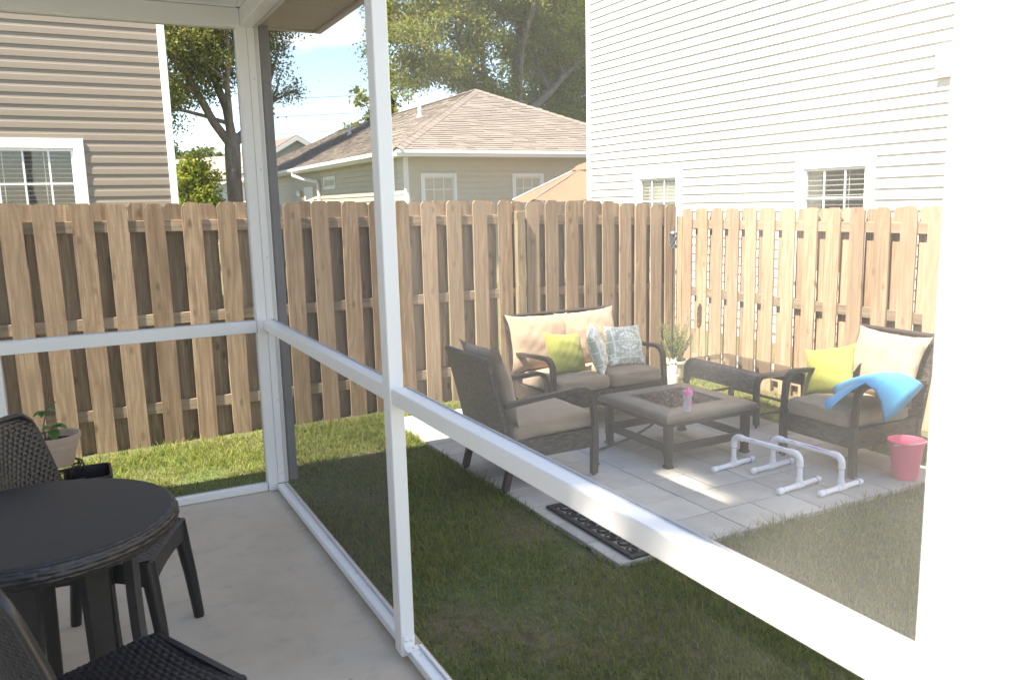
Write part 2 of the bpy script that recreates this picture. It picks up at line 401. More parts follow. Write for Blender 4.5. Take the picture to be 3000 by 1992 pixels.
# beams: a deep lower board and a stepped upper board, then panelling with battens
part('beam', m_alu, porch, (-3.1, -0.0305, -0.03, 0.06, 2.665, 2.765))
part('beam', m_alu, porch, (-0.030, 0.07, -5.5, 0.055, 2.675, 2.765))
part('beam', m_panel, porch, (-3.1, -0.04, -0.044, 0.06, 2.767, 2.835))
part('beam', m_panel, porch, (-0.042, 0.07, -5.5, -0.046, 2.767, 2.835))
part('gable_panel', m_panel, porch, (-3.1, 0.05, 0.0, 0.05, 2.837, 3.02), bev=0)
part('side_panel', m_panel, porch, (0.0, 0.05, -5.5, -0.002, 2.837, 3.02), bev=0)
for i in range(12):
    x = -0.09-i*0.168
    part('batten', m_panel, porch, (x-0.014, x+0.014, -0.012, -0.001, 2.838, 3.0), bev=0.002)
for i in range(4):
    y = -0.13-i*0.168
    part('batten', m_panel, porch, (-0.012, -0.001, y-0.014, y+0.014, 2.838, 3.0), bev=0.002)
# soffit boards, fascia and roof
for i in range(8):
    y1 = 0.15-i*0.30
    part('soffit_board', m_soffit, porch, (0.075, 0.435, y1-0.296, y1, 2.715, 2.735), bev=0.002)
part('soffit_board', m_soffit, porch, (0.075, 0.435, -2.6, 0.15-8*0.30, 2.715, 2.735))
part('fascia', m_fascia, porch, (0.437, 0.475, -2.6, 0.165, 2.700, 2.86))
part('fascia', m_fascia, porch, (-3.1, 0.436, 0.152, 0.176, 2.702, 2.84))
part('soffit_board', m_soffit, porch, (-3.1, 0.073, 0.062, 0.15, 2.716, 2.735))
m_shing = plain('brown_shingle', (0.27, 0.20, 0.15), 0.9, 0.25, 25, 200, 0.5, 0.003)
mb = MB(); mb.prism([(0.50, 2.862), (-3.15, 3.05), (-3.15, 3.10), (0.52, 2.90)], 'y', -2.3, 0.19)
mb.build('roof', m_shing, porch)
# screens
def pane(name, mat, parent, vs): return MB().add(vs, [(0, 1, 2, 3)]).build(name, mat, parent)
sx = 0.046
for (y0, y1, mu, ml_) in ((-2.098, 0.0, m_screen_dk, m_screen_dkl), (-4.258, -2.174, m_screen_haze, m_screen_low)):
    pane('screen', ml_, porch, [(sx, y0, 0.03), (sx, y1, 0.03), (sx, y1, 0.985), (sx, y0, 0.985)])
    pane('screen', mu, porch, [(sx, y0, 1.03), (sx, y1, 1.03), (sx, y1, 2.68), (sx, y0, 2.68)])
pane('screen', m_screen_end, porch, [(-1.345, 0.04, 0.04), (-0.05, 0.04, 0.04), (-0.05, 0.04, 2.68), (-1.345, 0.04, 2.68)])
pane('screen', m_screen_end, porch, [(-3.0, 0.04, 0.04), (-1.435, 0.04, 0.04), (-1.435, 0.04, 2.68), (-3.0, 0.04, 2.68)])
m_spl = plain('grey_screen_spline', (0.42, 0.42, 0.43), 0.6)
for (y0, y1) in ((-2.096, -0.004), (-4.258, -2.176)):
    for (za, zb3) in ((0.038, 0.042), (0.975, 0.9785), (1.0365, 1.0405), (2.669, 2.673)): part('spline', m_spl, porch, (0.040, 0.0445, y0+.001, y1-.001, za, zb3), bev=0)
for (za, zb3) in ((0.0445, 0.048), (0.962, 0.9655), (1.0345, 1.038), (2.661, 2.6645)): part('spline', m_spl, porch, (-1.342, -0.053, 0.033, 0.0385, za, zb3), bev=0)
for xx in (-1.342, -0.0565): part('spline', m_spl, porch, (xx, xx+.0035, 0.033, 0.0385, 0.049, 0.961), (xx, xx+.0035, 0.033, 0.0385, 1.0385, 2.660), bev=0)
# screws
scm = MB().lathe([(0.0075, 0), (0.0075, 0.0015), (0.004, 0.004), (0.001, 0.0045)], 10).mesh('screw', m_screw, True)
for y in (-0.09, -0.52, -0.98, -1.46, -1.95, -2.25, -2.7, -3.2, -3.7): put('screw', scm, porch, (0.030, y, 0.036))
for x in (-0.10, -0.36, -0.62, -0.9, -1.2): put('screw', scm, porch, (x, 0.022, 0.044))
for z in (0.10, 0.55, 1.4, 1.9, 2.4): put('screw', scm, porch, (0.036, -0.004, z), (PI/2, 0, 0))
for z in (0.5, 1.2, 1.8, 2.35): put('screw', scm, porch, (-0.052, 0.02, z), (0, -PI/2, 0))
for x in (-0.5, -0.92, -1.2): put('screw', scm, porch, (x, 0.0, 2.665), (PI, 0, 0))
put('screw', scm, porch, (0.02, -0.2, 2.675), (PI, 0, 0))
brk = MB().box(-0.012, 0.030, -2.178, -2.1735, 0.037, 0.085, 0.001); brk.box(-0.012, 0.050, -2.212, -2.178, 0.0365, 0.040, 0.001)
brk.build('bracket', m_alu, porch)
for x in (0.0, 0.018): put('screw', scm, porch, (x, -2.178, 0.066), (PI/2, 0, 0))
put('screw', scm, porch, (0.02, -2.198, 0.040))
# ------------------------------------------------------------------ screen door at the near end of the wall
door = thing('screen_door_frame', 'white door jamb with a latch filling the right edge of the picture', 'door frame', (0, 0, 0))
part('post', m_alu, door, (-0.030, 0.034, -4.366, -4.262, 0.0, 2.70))
part('stop', m_alu, door, (-0.012, 0.030, -4.386, -4.3665, 0.0, 2.70))
part('latch_plate', m_alu, door, (-0.037, -0.0305, -4.358, -4.326, 1.00, 1.09), bev=0.003)
MB().tube([(-0.036, -4.342, 1.06), (-0.054, -4.344, 1.058), (-0.062, -4.348, 1.04), (-0.060, -4.352, 1.015)], [0.007, 0.008, 0.008, 0.006], 10).build('latch', m_alu, door, True)
part('handle', plain('grey_handle', (0.45, 0.46, 0.48), 0.35), door, (0.0, 0.03, -4.408, -4.388, 1.03, 1.115), bev=0.006)

# ------------------------------------------------------------------ unseen house left of and behind the camera, shaped to block and bounce light
own = thing('own_house_blocker', 'pale unseen house the porch is built onto, shaped to block and bounce light', 'house')
part('wall', m_panel, own, (-7.4, -3.25, -9.5, -0.96, GZ, 3.1), bev=0)
mb = MB(); mb.prism([(-2.95, 3.12), (-2.95, 3.34), (-5.3, 4.6), (-7.7, 3.34), (-7.7, 3.12)], 'y', -9.8, -0.85)
mb.build('roof', m_shing, own)

# ------------------------------------------------------------------ fences
m_nail = plain('rusty_nail', (0.07, 0.05, 0.04), 0.6)
def picket_mesh(h, wd, t, mat, seed, nails=(0.30, 0.99, 1.69)):
    r = random.Random(seed); c = 0.030+r.uniform(-.004, .006)
    poly = [(-wd/2, 0), (wd/2, 0), (wd/2, h-c), (wd/2-c*0.8, h), (-wd/2+c*0.8, h), (-wd/2, h-c)]
    b = MB(); n = 7
    # slight crook: several stations up the board
    zs = [0, h*.2, h*.4, h*.6, h*.8]
    k = r.uniform(-.004, .004); vs = []
    left = [(-wd/2+k*math.sin(PI*z/h)+r.uniform(-.0015, .0015), z) for z in zs]+[(-wd/2, h-c), (-wd/2+c*.8, h)]
    right = [(wd/2+k*math.sin(PI*z/h)+r.uniform(-.0015, .0015), z) for z in zs]+[(wd/2, h-c), (wd/2-c*.8, h)]
    poly = left[::-1]+right  # open outline from the top left down and up on the right
    b.prism(poly, 'y', -t/2, t/2); nf = len(b.f)
    for z in nails:
        for x in (-0.035, 0.035):
            for sg in (-1, 1):
                q = [(x+0.0035*math.cos(k_*PI/3)+r.uniform(-.001, .001), sg*(t/2+0.0007), z+0.0035*math.sin(k_*PI/3)) for k_ in range(6)]
                b.add(q, [tuple(range(6))])
    me = b.mesh('picket', mat); me.materials.append(m_nail)
    for k_, p_ in enumerate(me.polygons):
        if k_ >= nf: p_.material_index = 1
    return me
back_fence = thing('wooden_fence', 'long weathered shadowbox picket fence behind the lawn and loveseat', 'fence')
def fy(x): return 1.87+0.025*x
def ftop(x): return float(np.interp(x, [-3, -1.4, 0.2, 1.5, 2.8, 3.7, 4.7], [1.77, 1.75, 1.735, 1.722, 1.702, 1.685, 1.615]))
FX = [-2.56, -2.32, -2.09, -1.85, -1.61, -1.38, -1.173, -0.933, -0.703, -0.454, -0.199, 0.066, 0.318, 0.568, 0.809, 1.052, 1.290, 1.530, 1.774, 2.023, 2.286, 2.545,
      2.845, 3.055, 3.285, 3.515, 3.73, 3.94, 4.14, 4.335, 4.535]
pk = [picket_mesh(1.86, 0.14, 0.018, m_fence, 100+i) for i in range(6)]
for i, x in enumerate(FX):
    xc = x+0.07; o = put('picket', pk[i % 6], back_fence, (xc, fy(xc), ftop(xc)-1.86+random.uniform(-.008, .008)), (random.uniform(-.004, .004), random.uniform(-.006, .006), 0.025))
    if random.random() < .5: o.scale.x = -1
for i in range(len(FX)-1):
    xc = (FX[i]+FX[i+1])/2+0.07+random.uniform(-.012, .012)
    o = put('picket', pk[(i*5+2) % 6], back_fence, (xc, fy(xc)+0.058, ftop(xc)-1.86+random.uniform(-.012, .004)), (0, random.uniform(-.005, .005), 0.025))
    if random.random() < .5: o.scale.x = -1
m_rail = wood('rail_pine', (0.27, 0.205, 0.14), (0.38, 0.30, 0.21), (0.18, 0.12, 0.075))
# the rail board's grain runs lengthwise, so it is modelled upright and laid down
segs = [(-2.70, -0.388), (-0.386, 2.75), (2.77, 4.68)]
for (x0, x1) in segs:
    n = x1-x0; me = MB().box(-0.043, 0.043, -0.019, 0.019, -n/2, n/2, 0.003).mesh('rail', m_rail); xc = (x0+x1)/2
    for zr, sl in ((1.563, -0.012), (0.860, -0.005), (0.172, -0.007)):
        if x1 > 3: z = zr+sl*2.76-0.04*(xc-2.76); sl = -0.04
        else: z = zr+sl*xc
        put('rail', me, back_fence, (xc, fy(xc)+0.029, z), (0, PI/2-sl, 0.025))
pm4 = MB().box(-0.043, 0.043, -0.043, 0.043, 0, 1.70, 0.004).mesh('post', m_post)
put('post', pm4, back_fence, (2.765, fy(2.76)-0.005, 1.605-1.70), (0, 0, 0.025))
put('post', pm4, back_fence, (0.37, fy(.37)+0.095, -0.12), (0, 0, 0.025))
put('post', pm4, back_fence, (-2.0, fy(-2)+0.095, -0.12), (0, 0, 0.025))

side_fence = thing('wooden_fence', 'sunlit picket fence section on the right in front of the white house', 'fence')
RX = 4.70
RY = [(1.934, 1.73), (1.69, 1.525), (1.462, 1.296), (1.25, 1.066), (1.02, 0.835), (0.79, 0.605), (0.545, 0.37), (0.312, 0.128), (0.078, -0.115), (-0.163, -0.355), (-0.402, -0.595), (-0.632, -0.835)]
y = -0.876
while y > -4.5: RY.append((y, y-0.19)); y -= 0.24
pk2 = [picket_mesh(1.75, 0.140, 0.018, m_fence2, 200+i, (0.19, 0.90, 1.59)) for i in range(6)]
for i, (a, b_) in enumerate(RY):
    yc = (a+b_)/2-0.01
    o = put('picket', pk2[i % 6], side_fence, (RX, yc, 1.588-1.75+random.uniform(-.006, .006)), (0, random.uniform(-.004, .004), PI/2+random.uniform(-.01, .01)))
    if random.random() < .5: o.scale.x = -1
for i in range(len(RY)-1):
    yc = (RY[i][1]+RY[i+1][0])/2-0.01+random.uniform(-.012, .012)
    o = put('picket', pk2[(i*5+3) % 6], side_fence, (RX+0.060, yc, 1.588-1.75+random.uniform(-.02, .0)), (0, 0, PI/2))
    if random.random() < .5: o.scale.x = -1
me = MB().box(-0.043, 0.043, -0.019, 0.019, -1.5, 1.5, 0.003).mesh('rail', m_rail)
for zr in (1.425, 0.735, 0.03):
    for yc in (0.43, -2.58): put('rail', me, side_fence, (RX+0.030, yc, zr), (PI/2, PI/2, 0))
put('post', pm4, side_fence, (4.735, 1.955, 1.508-1.70))
put('post', pm4, side_fence, (4.85, -0.5, 1.508-1.70))

# ------------------------------------------------------------------ neighbouring houses
def lap_poly(ex):      # dutch-lap profile: face leans out to the bottom edge
    return [(0.0, 0.0), (-0.013, 0.0), (-0.0105, ex*0.50), (-0.0085, ex*0.53), (-0.0012, ex*1.03), (0.0, ex*1.03)]
def flat_lap(ex): return [(0.0, 0.0), (-0.022, 0.0), (-0.0205, ex*0.06), (-0.002, ex*1.02), (0.0, ex*1.02)]
def clip_intervals(a, b, holes):
    out = [(a, b)]
    for h0, h1 in holes:
        nx = []
        for p, q in out:
            if h1 <= p or h0 >= q: nx.append((p, q)); continue
            if h0 > p: nx.append((p, h0))
            if h1 < q: nx.append((h1, q))
        out = nx
    return out
def window(parent, axis, sgn, plane, u0, u1, z0, z1, nv, hz, trim=0.075, blinds=True, label=None, slat_col=None, slat_dz=0.042):
    """window in a wall; axis: the wall's own horizontal axis; sgn: outward direction along the other axis"""
    def bx(b, ua, ub, d0, d1, za, zb, bev=0.003):
        d0, d1 = sorted((plane+sgn*d0, plane+sgn*d1))
        if axis == 'x': b.box(ua, ub, d0, d1, za, zb, bev)
        else: b.box(d0, d1, ua, ub, za, zb, bev)
    wroot = put('window', None, parent)
    b = MB()
    bx(b, u0, u0+trim, 0.004, 0.030, z0, z1); bx(b, u1-trim, u1, 0.004, 0.030, z0, z1)
    bx(b, u0+trim+.0005, u1-trim-.0005, 0.004, 0.028, z1-trim, z1); bx(b, u0+trim+.0005, u1-trim-.0005, 0.004, 0.034, z0, z0+trim)
    b.build('frame', m_trim, wroot)
    g0, g1, h0, h1 = u0+trim, u1-trim, z0+trim, z1-trim
    b = MB(); s = 0.028
    bx(b, g0+.001, g0+s, -0.03, 0.010, h0, h1); bx(b, g1-s, g1-.001, -0.03, 0.010, h0, h1); bx(b, g0+s+.0005, g1-s-.0005, -0.03, 0.010, h1-s, h1-.001); bx(b, g0+s+.0005, g1-s-.0005, -0.03, 0.010, h0+.001, h0+s)
    b.build('sash', m_trim, wroot)
    for i in range(nv):
        uc = g0+(g1-g0)*(i+1)/(nv+1); b = MB(); bx(b, uc-.009, uc+.009, -0.012, 0.002, h0+s, h1-s, 0.001); b.build('muntin', m_trim, wroot)
    for z in hz:
        b = MB(); bx(b, g0+s, g1-s, -0.0125, 0.0035, z-.009, z+.009, 0.001); b.build('muntin', m_trim, wroot)
    d = plane-sgn*0.016
    vs = [(g0, d, h0), (g1, d, h0), (g1, d, h1), (g0, d, h1)] if axis == 'x' else [(d, g0, h0), (d, g1, h0), (d, g1, h1), (d, g0, h1)]
    pane('pane', m_glass, wroot, vs)
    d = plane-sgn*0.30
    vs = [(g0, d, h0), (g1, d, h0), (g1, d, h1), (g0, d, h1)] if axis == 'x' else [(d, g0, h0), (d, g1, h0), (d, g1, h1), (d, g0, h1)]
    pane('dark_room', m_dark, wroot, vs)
    if blinds:
        z = h1-0.03; 
        while z > h0+0.02:
            b = MB(); t = 0.018
            da, db = sorted((plane-sgn*0.040, plane-sgn*0.080))
            zz = z+random.uniform(-.003, .003)
            if axis == 'x': vs = [(g0+.02, da, zz-.005*sgn), (g1-.02, da, zz-.005*sgn), (g1-.02, db, zz+.005*sgn), (g0+.02, db, zz+.005*sgn)]
            else: vs = [(da, g0+.02, zz-.005*sgn), (da, g1-.02, zz-.005*sgn), (db, g1-.02, zz+.005*sgn), (db, g0+.02, zz+.005*sgn)]
            b.add(vs+[(p[0], p[1], p[2]+0.003) for p in vs], [(0, 1, 2, 3), (7, 6, 5, 4), (0, 4, 5, 1), (1, 5, 6, 2), (2, 6, 7, 3), (3, 7, 4, 0)])
            b.build('slat', slat_col or m_blind, wroot); z -= slat_dz
        for q in (0.3, 0.7):
            b = MB(); uc = g0+(g1-g0)*q; bx(b, uc-.003, uc+.003, -0.038, -0.036, h0, h1, 0); b.build('cord', m_blind, wroot)
    return wroot
def siding(parent, axis, sgn, plane, u0, u1, zbase, n, ex, mat, holes, prof):
    """horizontal laps; holes: list of (u0,u1,z0,z1) openings"""
    for k in range(n):
        z = zbase+k*ex; hs = [(h[0], h[1]) for h in holes if h[2] < z+ex*0.5 < h[3]]
        for p, q in clip_intervals(u0, u1, hs):
            poly = prof(ex)
            if axis == 'x': poly2 = [(plane+sgn*(-a), zz+z) for a, zz in poly]; b = MB().prism(poly2, 'x', p, q)
            else: poly2 = [(plane+sgn*(-a), zz+z) for a, zz in poly]; b = MB().prism(poly2, 'y', p, q)
            b.build('lap', mat, parent)
# tan house on the left, wall faces the camera
tan = thing('tan_house', 'tan vinyl-sided house with white corner board beyond the left fence', 'house')
TY = 5.0; ex = 0.1163
part('wall', m_tan, tan, (-4.5, -1.9, TY+0.003, TY+7, GZ, 5.6), (-0.80, 0.07, TY+0.003, TY+7, GZ, 5.6), (-1.9, -0.8, TY+.003, TY+7, 2.36, 5.6), (-1.9, -0.8, TY+.003, TY+7, GZ, 1.0), bev=0)
zb = 1.844-ex*6
siding(tan, 'x', -1, TY, -4.5, 0.076, zb, 38, ex, m_tan, [(-1.86, -0.733, 0.9, 2.43)], lap_poly)
part('corner_board', m_trim, tan, (0.078, 0.153, TY-0.022, TY+0.10, GZ, 5.6))
part('corner_board', m_trim, tan, (0.078, 0.155, TY+0.102, TY+0.19, GZ, 5.6))
part('corner_board', m_trim, tan, (0.150, 0.20, TY+0.45, TY+0.60, 2.92, 3.02), (0.150, 0.185, TY+0.47, TY+0.58, 2.85, 2.92))
part('vent_hood', m_trim, tan, (0.155, 0.21, TY+0.75, TY+0.95, 2.36, 2.42), (0.155, 0.19, TY+0.77, TY+0.93, 2.10, 2.359))
window(tan, 'x', -1, TY, -1.86, -0.733, 0.95, 2.437, 3, [1.98, 1.50], trim=0.098, slat_dz=0.0445, slat_col=plain('grey_blind', (0.30, 0.28, 0.25), 0.6))  # slats a darker grey than the white blinds
part('roof', m_roof_far, tan, (-5, 0.3, TY-0.05, TY+7.4, 5.6, 5.75), bev=0)

# white two-storey house on the right
wh = thing('white_house', 'bright white vinyl-sided two-storey house beyond the right fence', 'house')
WX = 6.70; ex = 0.1155; z0w = 1.636
part('wall', m_whitesid, wh, (WX+0.003, WX+8, -9.0, 1.27, GZ, 7.2), (WX+0.003, WX+8, 2.14, 4.43, GZ, 7.2), (WX+0.003, WX+8, 5.30, 6.60, GZ, 7.2),
     (WX+.003, WX+8, 1.27, 2.14, 2.02, 7.2), (WX+.003, WX+8, 4.43, 5.30, 2.02, 7.2), (WX+.003, WX+8, 1.27, 2.14, GZ, 0.7), (WX+.003, WX+8, 4.43, 5.30, GZ, 0.7), bev=0)
siding(wh, 'y', -1, WX, -6.0, 6.608, z0w-ex*14, 50, ex, m_whitesid, [(4.308, 5.425, 0.65, 2.12), (1.151, 2.25, 0.65, 2.11)], flat_lap)
part('corner_board', m_trim, wh, (WX-0.030, WX+0.1, 6.610, 6.707, GZ, 7.2))
window(wh, 'y', -1, WX, 4.308, 5.425, 0.68, 2.119, 2, [1.664, 1.1], trim=0.13, slat_dz=0.05)
window(wh, 'y', -1, WX, 1.151, 2.250, 0.68, 2.109, 2, [1.66, 1.1], trim=0.115, slat_dz=0.055)
part('vent_hood', m_trim, wh, (WX-0.05, WX-0.024, 0.30, 0.507, 2.86, 3.05), (WX-0.07, WX-0.024, 0.29, 0.49, 2.79, 2.825))
part('roof', m_roof_far, wh, (WX-0.4, WX+8.4, -9.4, 6.98, 7.2, 7.35), bev=0)
# a tall pillow-white slip seen inside the left white window is the curtain
part('curtain', m_blind, wh, (WX+0.10, WX+0.12, 4.50, 5.22, 0.8, 1.90), bev=0.004)

# khaki hip-roofed house in the middle distance
gh = thing('hip_roof_house', 'single-storey khaki house with a brown shingled hip roof', 'house')
GY, GX = 12.0, 5.54
GL = 31.0; GR = 12.10
part('wall', m_graysid, gh, (GX+0.003, GR, GY+0.003, GL, GZ, 2.78), bev=0)
exg = 0.123
siding(gh, 'x', -1, GY, GX+0.06, GR, 1.30, 12, exg, m_graysid, [(5.869, 6.719, 0.9, 2.357), (8.113, 8.942, 0.9, 2.345)], flat_lap)
siding(gh, 'y', -1, GX, GY+0.06, GL, 1.30, 12, exg, m_graysid, [(17.18, 18.33, 2.15, 2.52)], flat_lap)
part('corner_board', m_trim, gh, (GX-0.03, GX+0.055, GY-0.03, GY+0.055, GZ, 2.76))
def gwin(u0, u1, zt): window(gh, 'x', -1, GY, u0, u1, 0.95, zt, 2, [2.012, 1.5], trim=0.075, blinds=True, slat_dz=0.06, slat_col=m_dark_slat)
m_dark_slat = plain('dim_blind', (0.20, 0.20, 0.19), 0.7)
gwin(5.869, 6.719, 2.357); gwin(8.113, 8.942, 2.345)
window(gh, 'y', -1, GX, 17.18, 18.33, 2.16, 2.51, 0, [], trim=0.07, blinds=False)
E0x, E0y, EZ = 5.20, 11.60, 2.83
AX, AY, AZ_ = 8.84, 15.24, 4.61
EXr = 2*AX-E0x; FYr = GL+0.4; AY2 = FYr-3.64
roof = MB().add([(E0x, E0y, EZ), (EXr, E0y, EZ), (EXr, FYr, EZ), (E0x, FYr, EZ), (AX, AY, AZ_), (AX, AY2, AZ_)],
                [(0, 1, 4), (0, 4, 5, 3), (1, 2, 5, 4), (2, 3, 5), (0, 3, 2, 1)]).build('roof', m_roof_far, gh)
def shingle_mat():
    mt, nt, b = new_mat('asphalt_shingles')
    gi = nt.nodes.new('ShaderNodeNewGeometry'); v = coords(nt, (1, 1, 1), False)
    c = ramp(nt, gi.outputs['Random Per Island'], [(0, (0.175, 0.147, 0.12)), (0.5, (0.20, 0.17, 0.14)), (1, (0.225, 0.19, 0.158))])
    c = mixc(nt, math_n(nt, 'MULTIPLY', noise(nt, v, 60, 3), 0.4), c, (0.13, 0.105, 0.085))
    nt.links.new(c, b.inputs['Base Color']); b.inputs['Roughness'].default_value = 0.95
    bump(nt, b, noise(nt, v, 200, 2), 0.4, 0.004); return mt
m_sh = shingle_mat()
def shingle_face(p0, pu, lens, up, nrm, L_up, rows, tab, name):
    """tabs over a roof face: p0 eave corner, pu unit eave dir, lens(t)->(a,b) span along pu at slope distance t"""
    b = MB(); ex_ = L_up/rows
    for r in range(rows):
        t0, t1 = r*ex_, (r+1)*ex_*1.0+ex_*0.1
        a, c = lens(t0+ex_*.5)
        u = a-random.random()*tab
        while u < c:
            wd = tab*random.choice((0.6, 1.0, 1.0, 1.5)); ua, ub = max(a, u), min(c, u+wd*0.985); u += wd
            if ub-ua < 0.02: continue
            th = random.uniform(0.010, 0.024)
            q = [p0+pu*ua+up*t0+nrm*th, p0+pu*ub+up*t0+nrm*th, p0+pu*ub+up*t1+nrm*0.004, p0+pu*ua+up*t1+nrm*0.004,
                 p0+pu*ua+up*t0+nrm*0.001, p0+pu*ub+up*t0+nrm*0.001]
            b.add(q, [(0, 1, 2, 3), (4, 5, 1, 0)])
    return stuff(b.build(name, m_sh, roof))
d = 3.64; rise = AZ_-EZ; Ls = math.hypot(d, rise)
upF = Vector((0, d, rise)).normalized(); nF = Vector((0, -rise, d)).normalized()
shingle_face(Vector((E0x, E0y, EZ)), Vector((1, 0, 0)), lambda t: (t/Ls*d, (EXr-E0x)-t/Ls*d), upF, nF, Ls, 34, 0.30, 'shingles')
upL = Vector((d, 0, rise)).normalized(); nL = Vector((-rise, 0, d)).normalized()
shingle_face(Vector((E0x, E0y, EZ)), Vector((0, 1, 0)), lambda t: (t/Ls*d, (FYr-E0y)-t/Ls*d), upL, nL, Ls, 34, 0.34, 'shingles')
def cap(a, b_, name='hip_cap'):
    a, b_ = Vector(a), Vector(b_); n = 26; mbb = MB()
    for i in range(n):
        p, q = a.lerp(b_, i/n), a.lerp(b_, (i+1.12)/n); s_ = (b_-a).normalized().cross(Vector((0, 0, 1))).normalized()*0.13
        up = Vector((0, 0, 0.035)); lift = Vector((0, 0, 0.014))
        mbb.add([p-s_+lift-up*.9, p+up+lift, p+s_+lift-up*.9, q-s_-up*.9, q+up, q+s_-up*.9], [(0, 1, 4, 3), (1, 2, 5, 4)])
    stuff(mbb.build(name, m_sh, roof))
cap((E0x, E0y, EZ), (AX, AY, AZ_)); cap((EXr, E0y, EZ), (AX, AY, AZ_)); cap((AX, AY, AZ_), (AX, AY2, AZ_), 'ridge_cap')
part('fascia', m_trim, gh, (E0x-0.02, EXr, E0y-0.02, E0y+0.03, 2.69, 2.80)); part('fascia', m_trim, gh, (E0x-0.02, EXr, E0y-0.045, E0y-0.021, 2.755, 2.825))
part('fascia', m_trim, gh, (E0x-0.02, E0x+0.03, E0y+0.031, FYr, 2.69, 2.80))
part('gutter', m_trim, gh, (E0x-0.11, E0x-0.021, E0y+0.2, FYr, 2.735, 2.825), bev=0.012)
part('soffit', m_trim, gh, (E0x+0.031, EXr, E0y+0.031, FYr, 2.70, 2.715), bev=0)
MB().tube([(E0x-0.06, 20.2, 2.74), (E0x-0.06, 20.2, 2.62), (E0x+0.05, 19.5, 2.50), (GX-0.06, 18.75, 2.40), (GX-0.06, 18.72, 2.28), (GX-0.06, 18.72, 1.0)], 0.055, 8).build('downspout', m_trim, gh, True)
for (px, py, pz) in ((7.55, 16.0, 3.98), (7.7, 22.6, 4.05)):
    b = MB().tube([(px, py, pz-.1), (px, py, pz+0.30)], 0.05, 10); b.lathe([(0.11, 0), (0.06, 0.06)], 10, (px, py, pz-0.02)); b.build('vent_pipe', m_trim, roof, True)
part('door_frame', m_trim, gh, (GX-0.03, GX-0.016, 19.5, 20.5, 0.1, 2.28), bev=0.002)
b = MB(); b.lathe([(0.02, 0), (0.07, 0.03), (0.08, 0.14), (0.05, 0.20), (0.0, 0.22)], 12, (GX-0.09, 20.95, 2.0)); b.build('wall_lamp', m_trim, gh, True)
# folded rust-coloured umbrella by that house
fu = thing('closed_umbrella', 'closed rust-red patio umbrella against the khaki house', 'umbrella', (4.9, 22.2, GZ))
MB().lathe([(0.03, 0.9), (0.16, 1.0), (0.14, 1.6), (0.10, 2.2), (0.03, 2.45), (0.0, 2.5)], 12).build('canopy', plain('rust_canvas', (0.30, 0.10, 0.07), 0.9), fu, True)
MB().tube([(0, 0, 0), (0, 0, 2.3)], 0.025, 8).build('pole', m_trim, fu)

# two grey gabled houses far off at the left
def gable_house(label, loc, rz, wd, ln, hw, hr, wall, roofm, ov=0.35):
    t = thing('gabled_house', label, 'house', loc, rz)
    b = MB().prism([(-wd/2, 0), (wd/2, 0), (wd/2, hw), (0, hw+hr), (-wd/2, hw)], 'y', 0, ln); b.build('wall', wall, t)
    s = hr/(wd/2)
    for sg in (-1, 1):
        p = [(sg*(wd/2+ov), hw-ov*s+0.02), (0, hw+hr+0.02), (0, hw+hr+0.16), (sg*(wd/2+ov), hw-ov*s+0.16)]
        MB().prism(p, 'y', -ov+0.05, ln+ov).build('roof', roofm, t)
        p = [(sg*(wd/2+ov+.02), hw-ov*s-0.14), (0, hw+hr-0.14), (0, hw+hr+0.10), (sg*(wd/2+ov+.02), hw-ov*s+0.10)]
        MB().prism(p, 'y', -ov-0.01, -ov+0.048).build('fascia', m_trim, t)
    return t
gable_house('pale grey gabled house half hidden by the tree trunk at left', (10.7, 42.0, GZ), 0.05, 9.0, 10, 3.0, 2.6, m_farwall, m_roof_far)
gable_house('far grey house with tan roof behind the yellow-green tree', (10.1, 58.0, GZ), 0.50, 9.0, 9, 2.6, 2.85, m_farwall, m_roof_far)

# brown market umbrella behind the white house corner
um = thing('patio_umbrella', 'open light brown patio umbrella beside the white house corner', 'umbrella', (8.55, 9.4, GZ))
m_canvas = plain('brown_canvas', (0.25, 0.115, 0.07), 0.9, 0.05, 4, 300, 0.1)
n8 = 8; ring = [(1.62*math.cos(2*PI*(i+.3)/n8), 1.62*math.sin(2*PI*(i+.3)/n8), 1.86) for i in range(n8)]
mid = [(0.33*math.cos(2*PI*(i+.3)/n8), 0.33*math.sin(2*PI*(i+.3)/n8), 2.44) for i in range(n8)]
for i in range(n8):
    j = (i+1) % n8; b = MB(); sag = []
    r0, r1, q0, q1 = (Vector(v) for v in (ring[i], ring[j], mid[i], mid[j])); nn = 5
    vs = []
    for a in range(nn+1):
        for c in range(nn+1):
            p = q0.lerp(r0, a/nn).lerp(q1.lerp(r1, a/nn), c/nn); k = math.sin(PI*c/nn)*a/nn
            p.z -= 0.05*k*1.2+0.02*math.sin(PI*a/nn); p.x *= 1-0.03*k; p.y *= 1-0.03*k; vs.append(p)
    b.add(vs, [(a*(nn+1)+c, a*(nn+1)+c+1, (a+1)*(nn+1)+c+1, (a+1)*(nn+1)+c) for a in range(nn) for c in range(nn)])
    b.build('canopy_panel', m_canvas, um, True)
    MB().tube([Vector(ring[i]), Vector(mid[i])], 0.012, 5).build('rib', plain('rib_metal', (0.2, 0.2, 0.2), 0.4), um)
b = MB(); b.lathe([(0.42, 2.42), (0.30, 2.52), (0.05, 2.60), (0.0, 2.61)], 8); b.build('vent_cap', plain('vent_canvas', (0.24, 0.12, 0.08), 0.9), um)
MB().tube([(0, 0, 0), (0, 0, 2.7)], 0.022, 10).build('pole', plain('bronze_pole', (0.12, 0.09, 0.07), 0.4, metal=0.5), um)

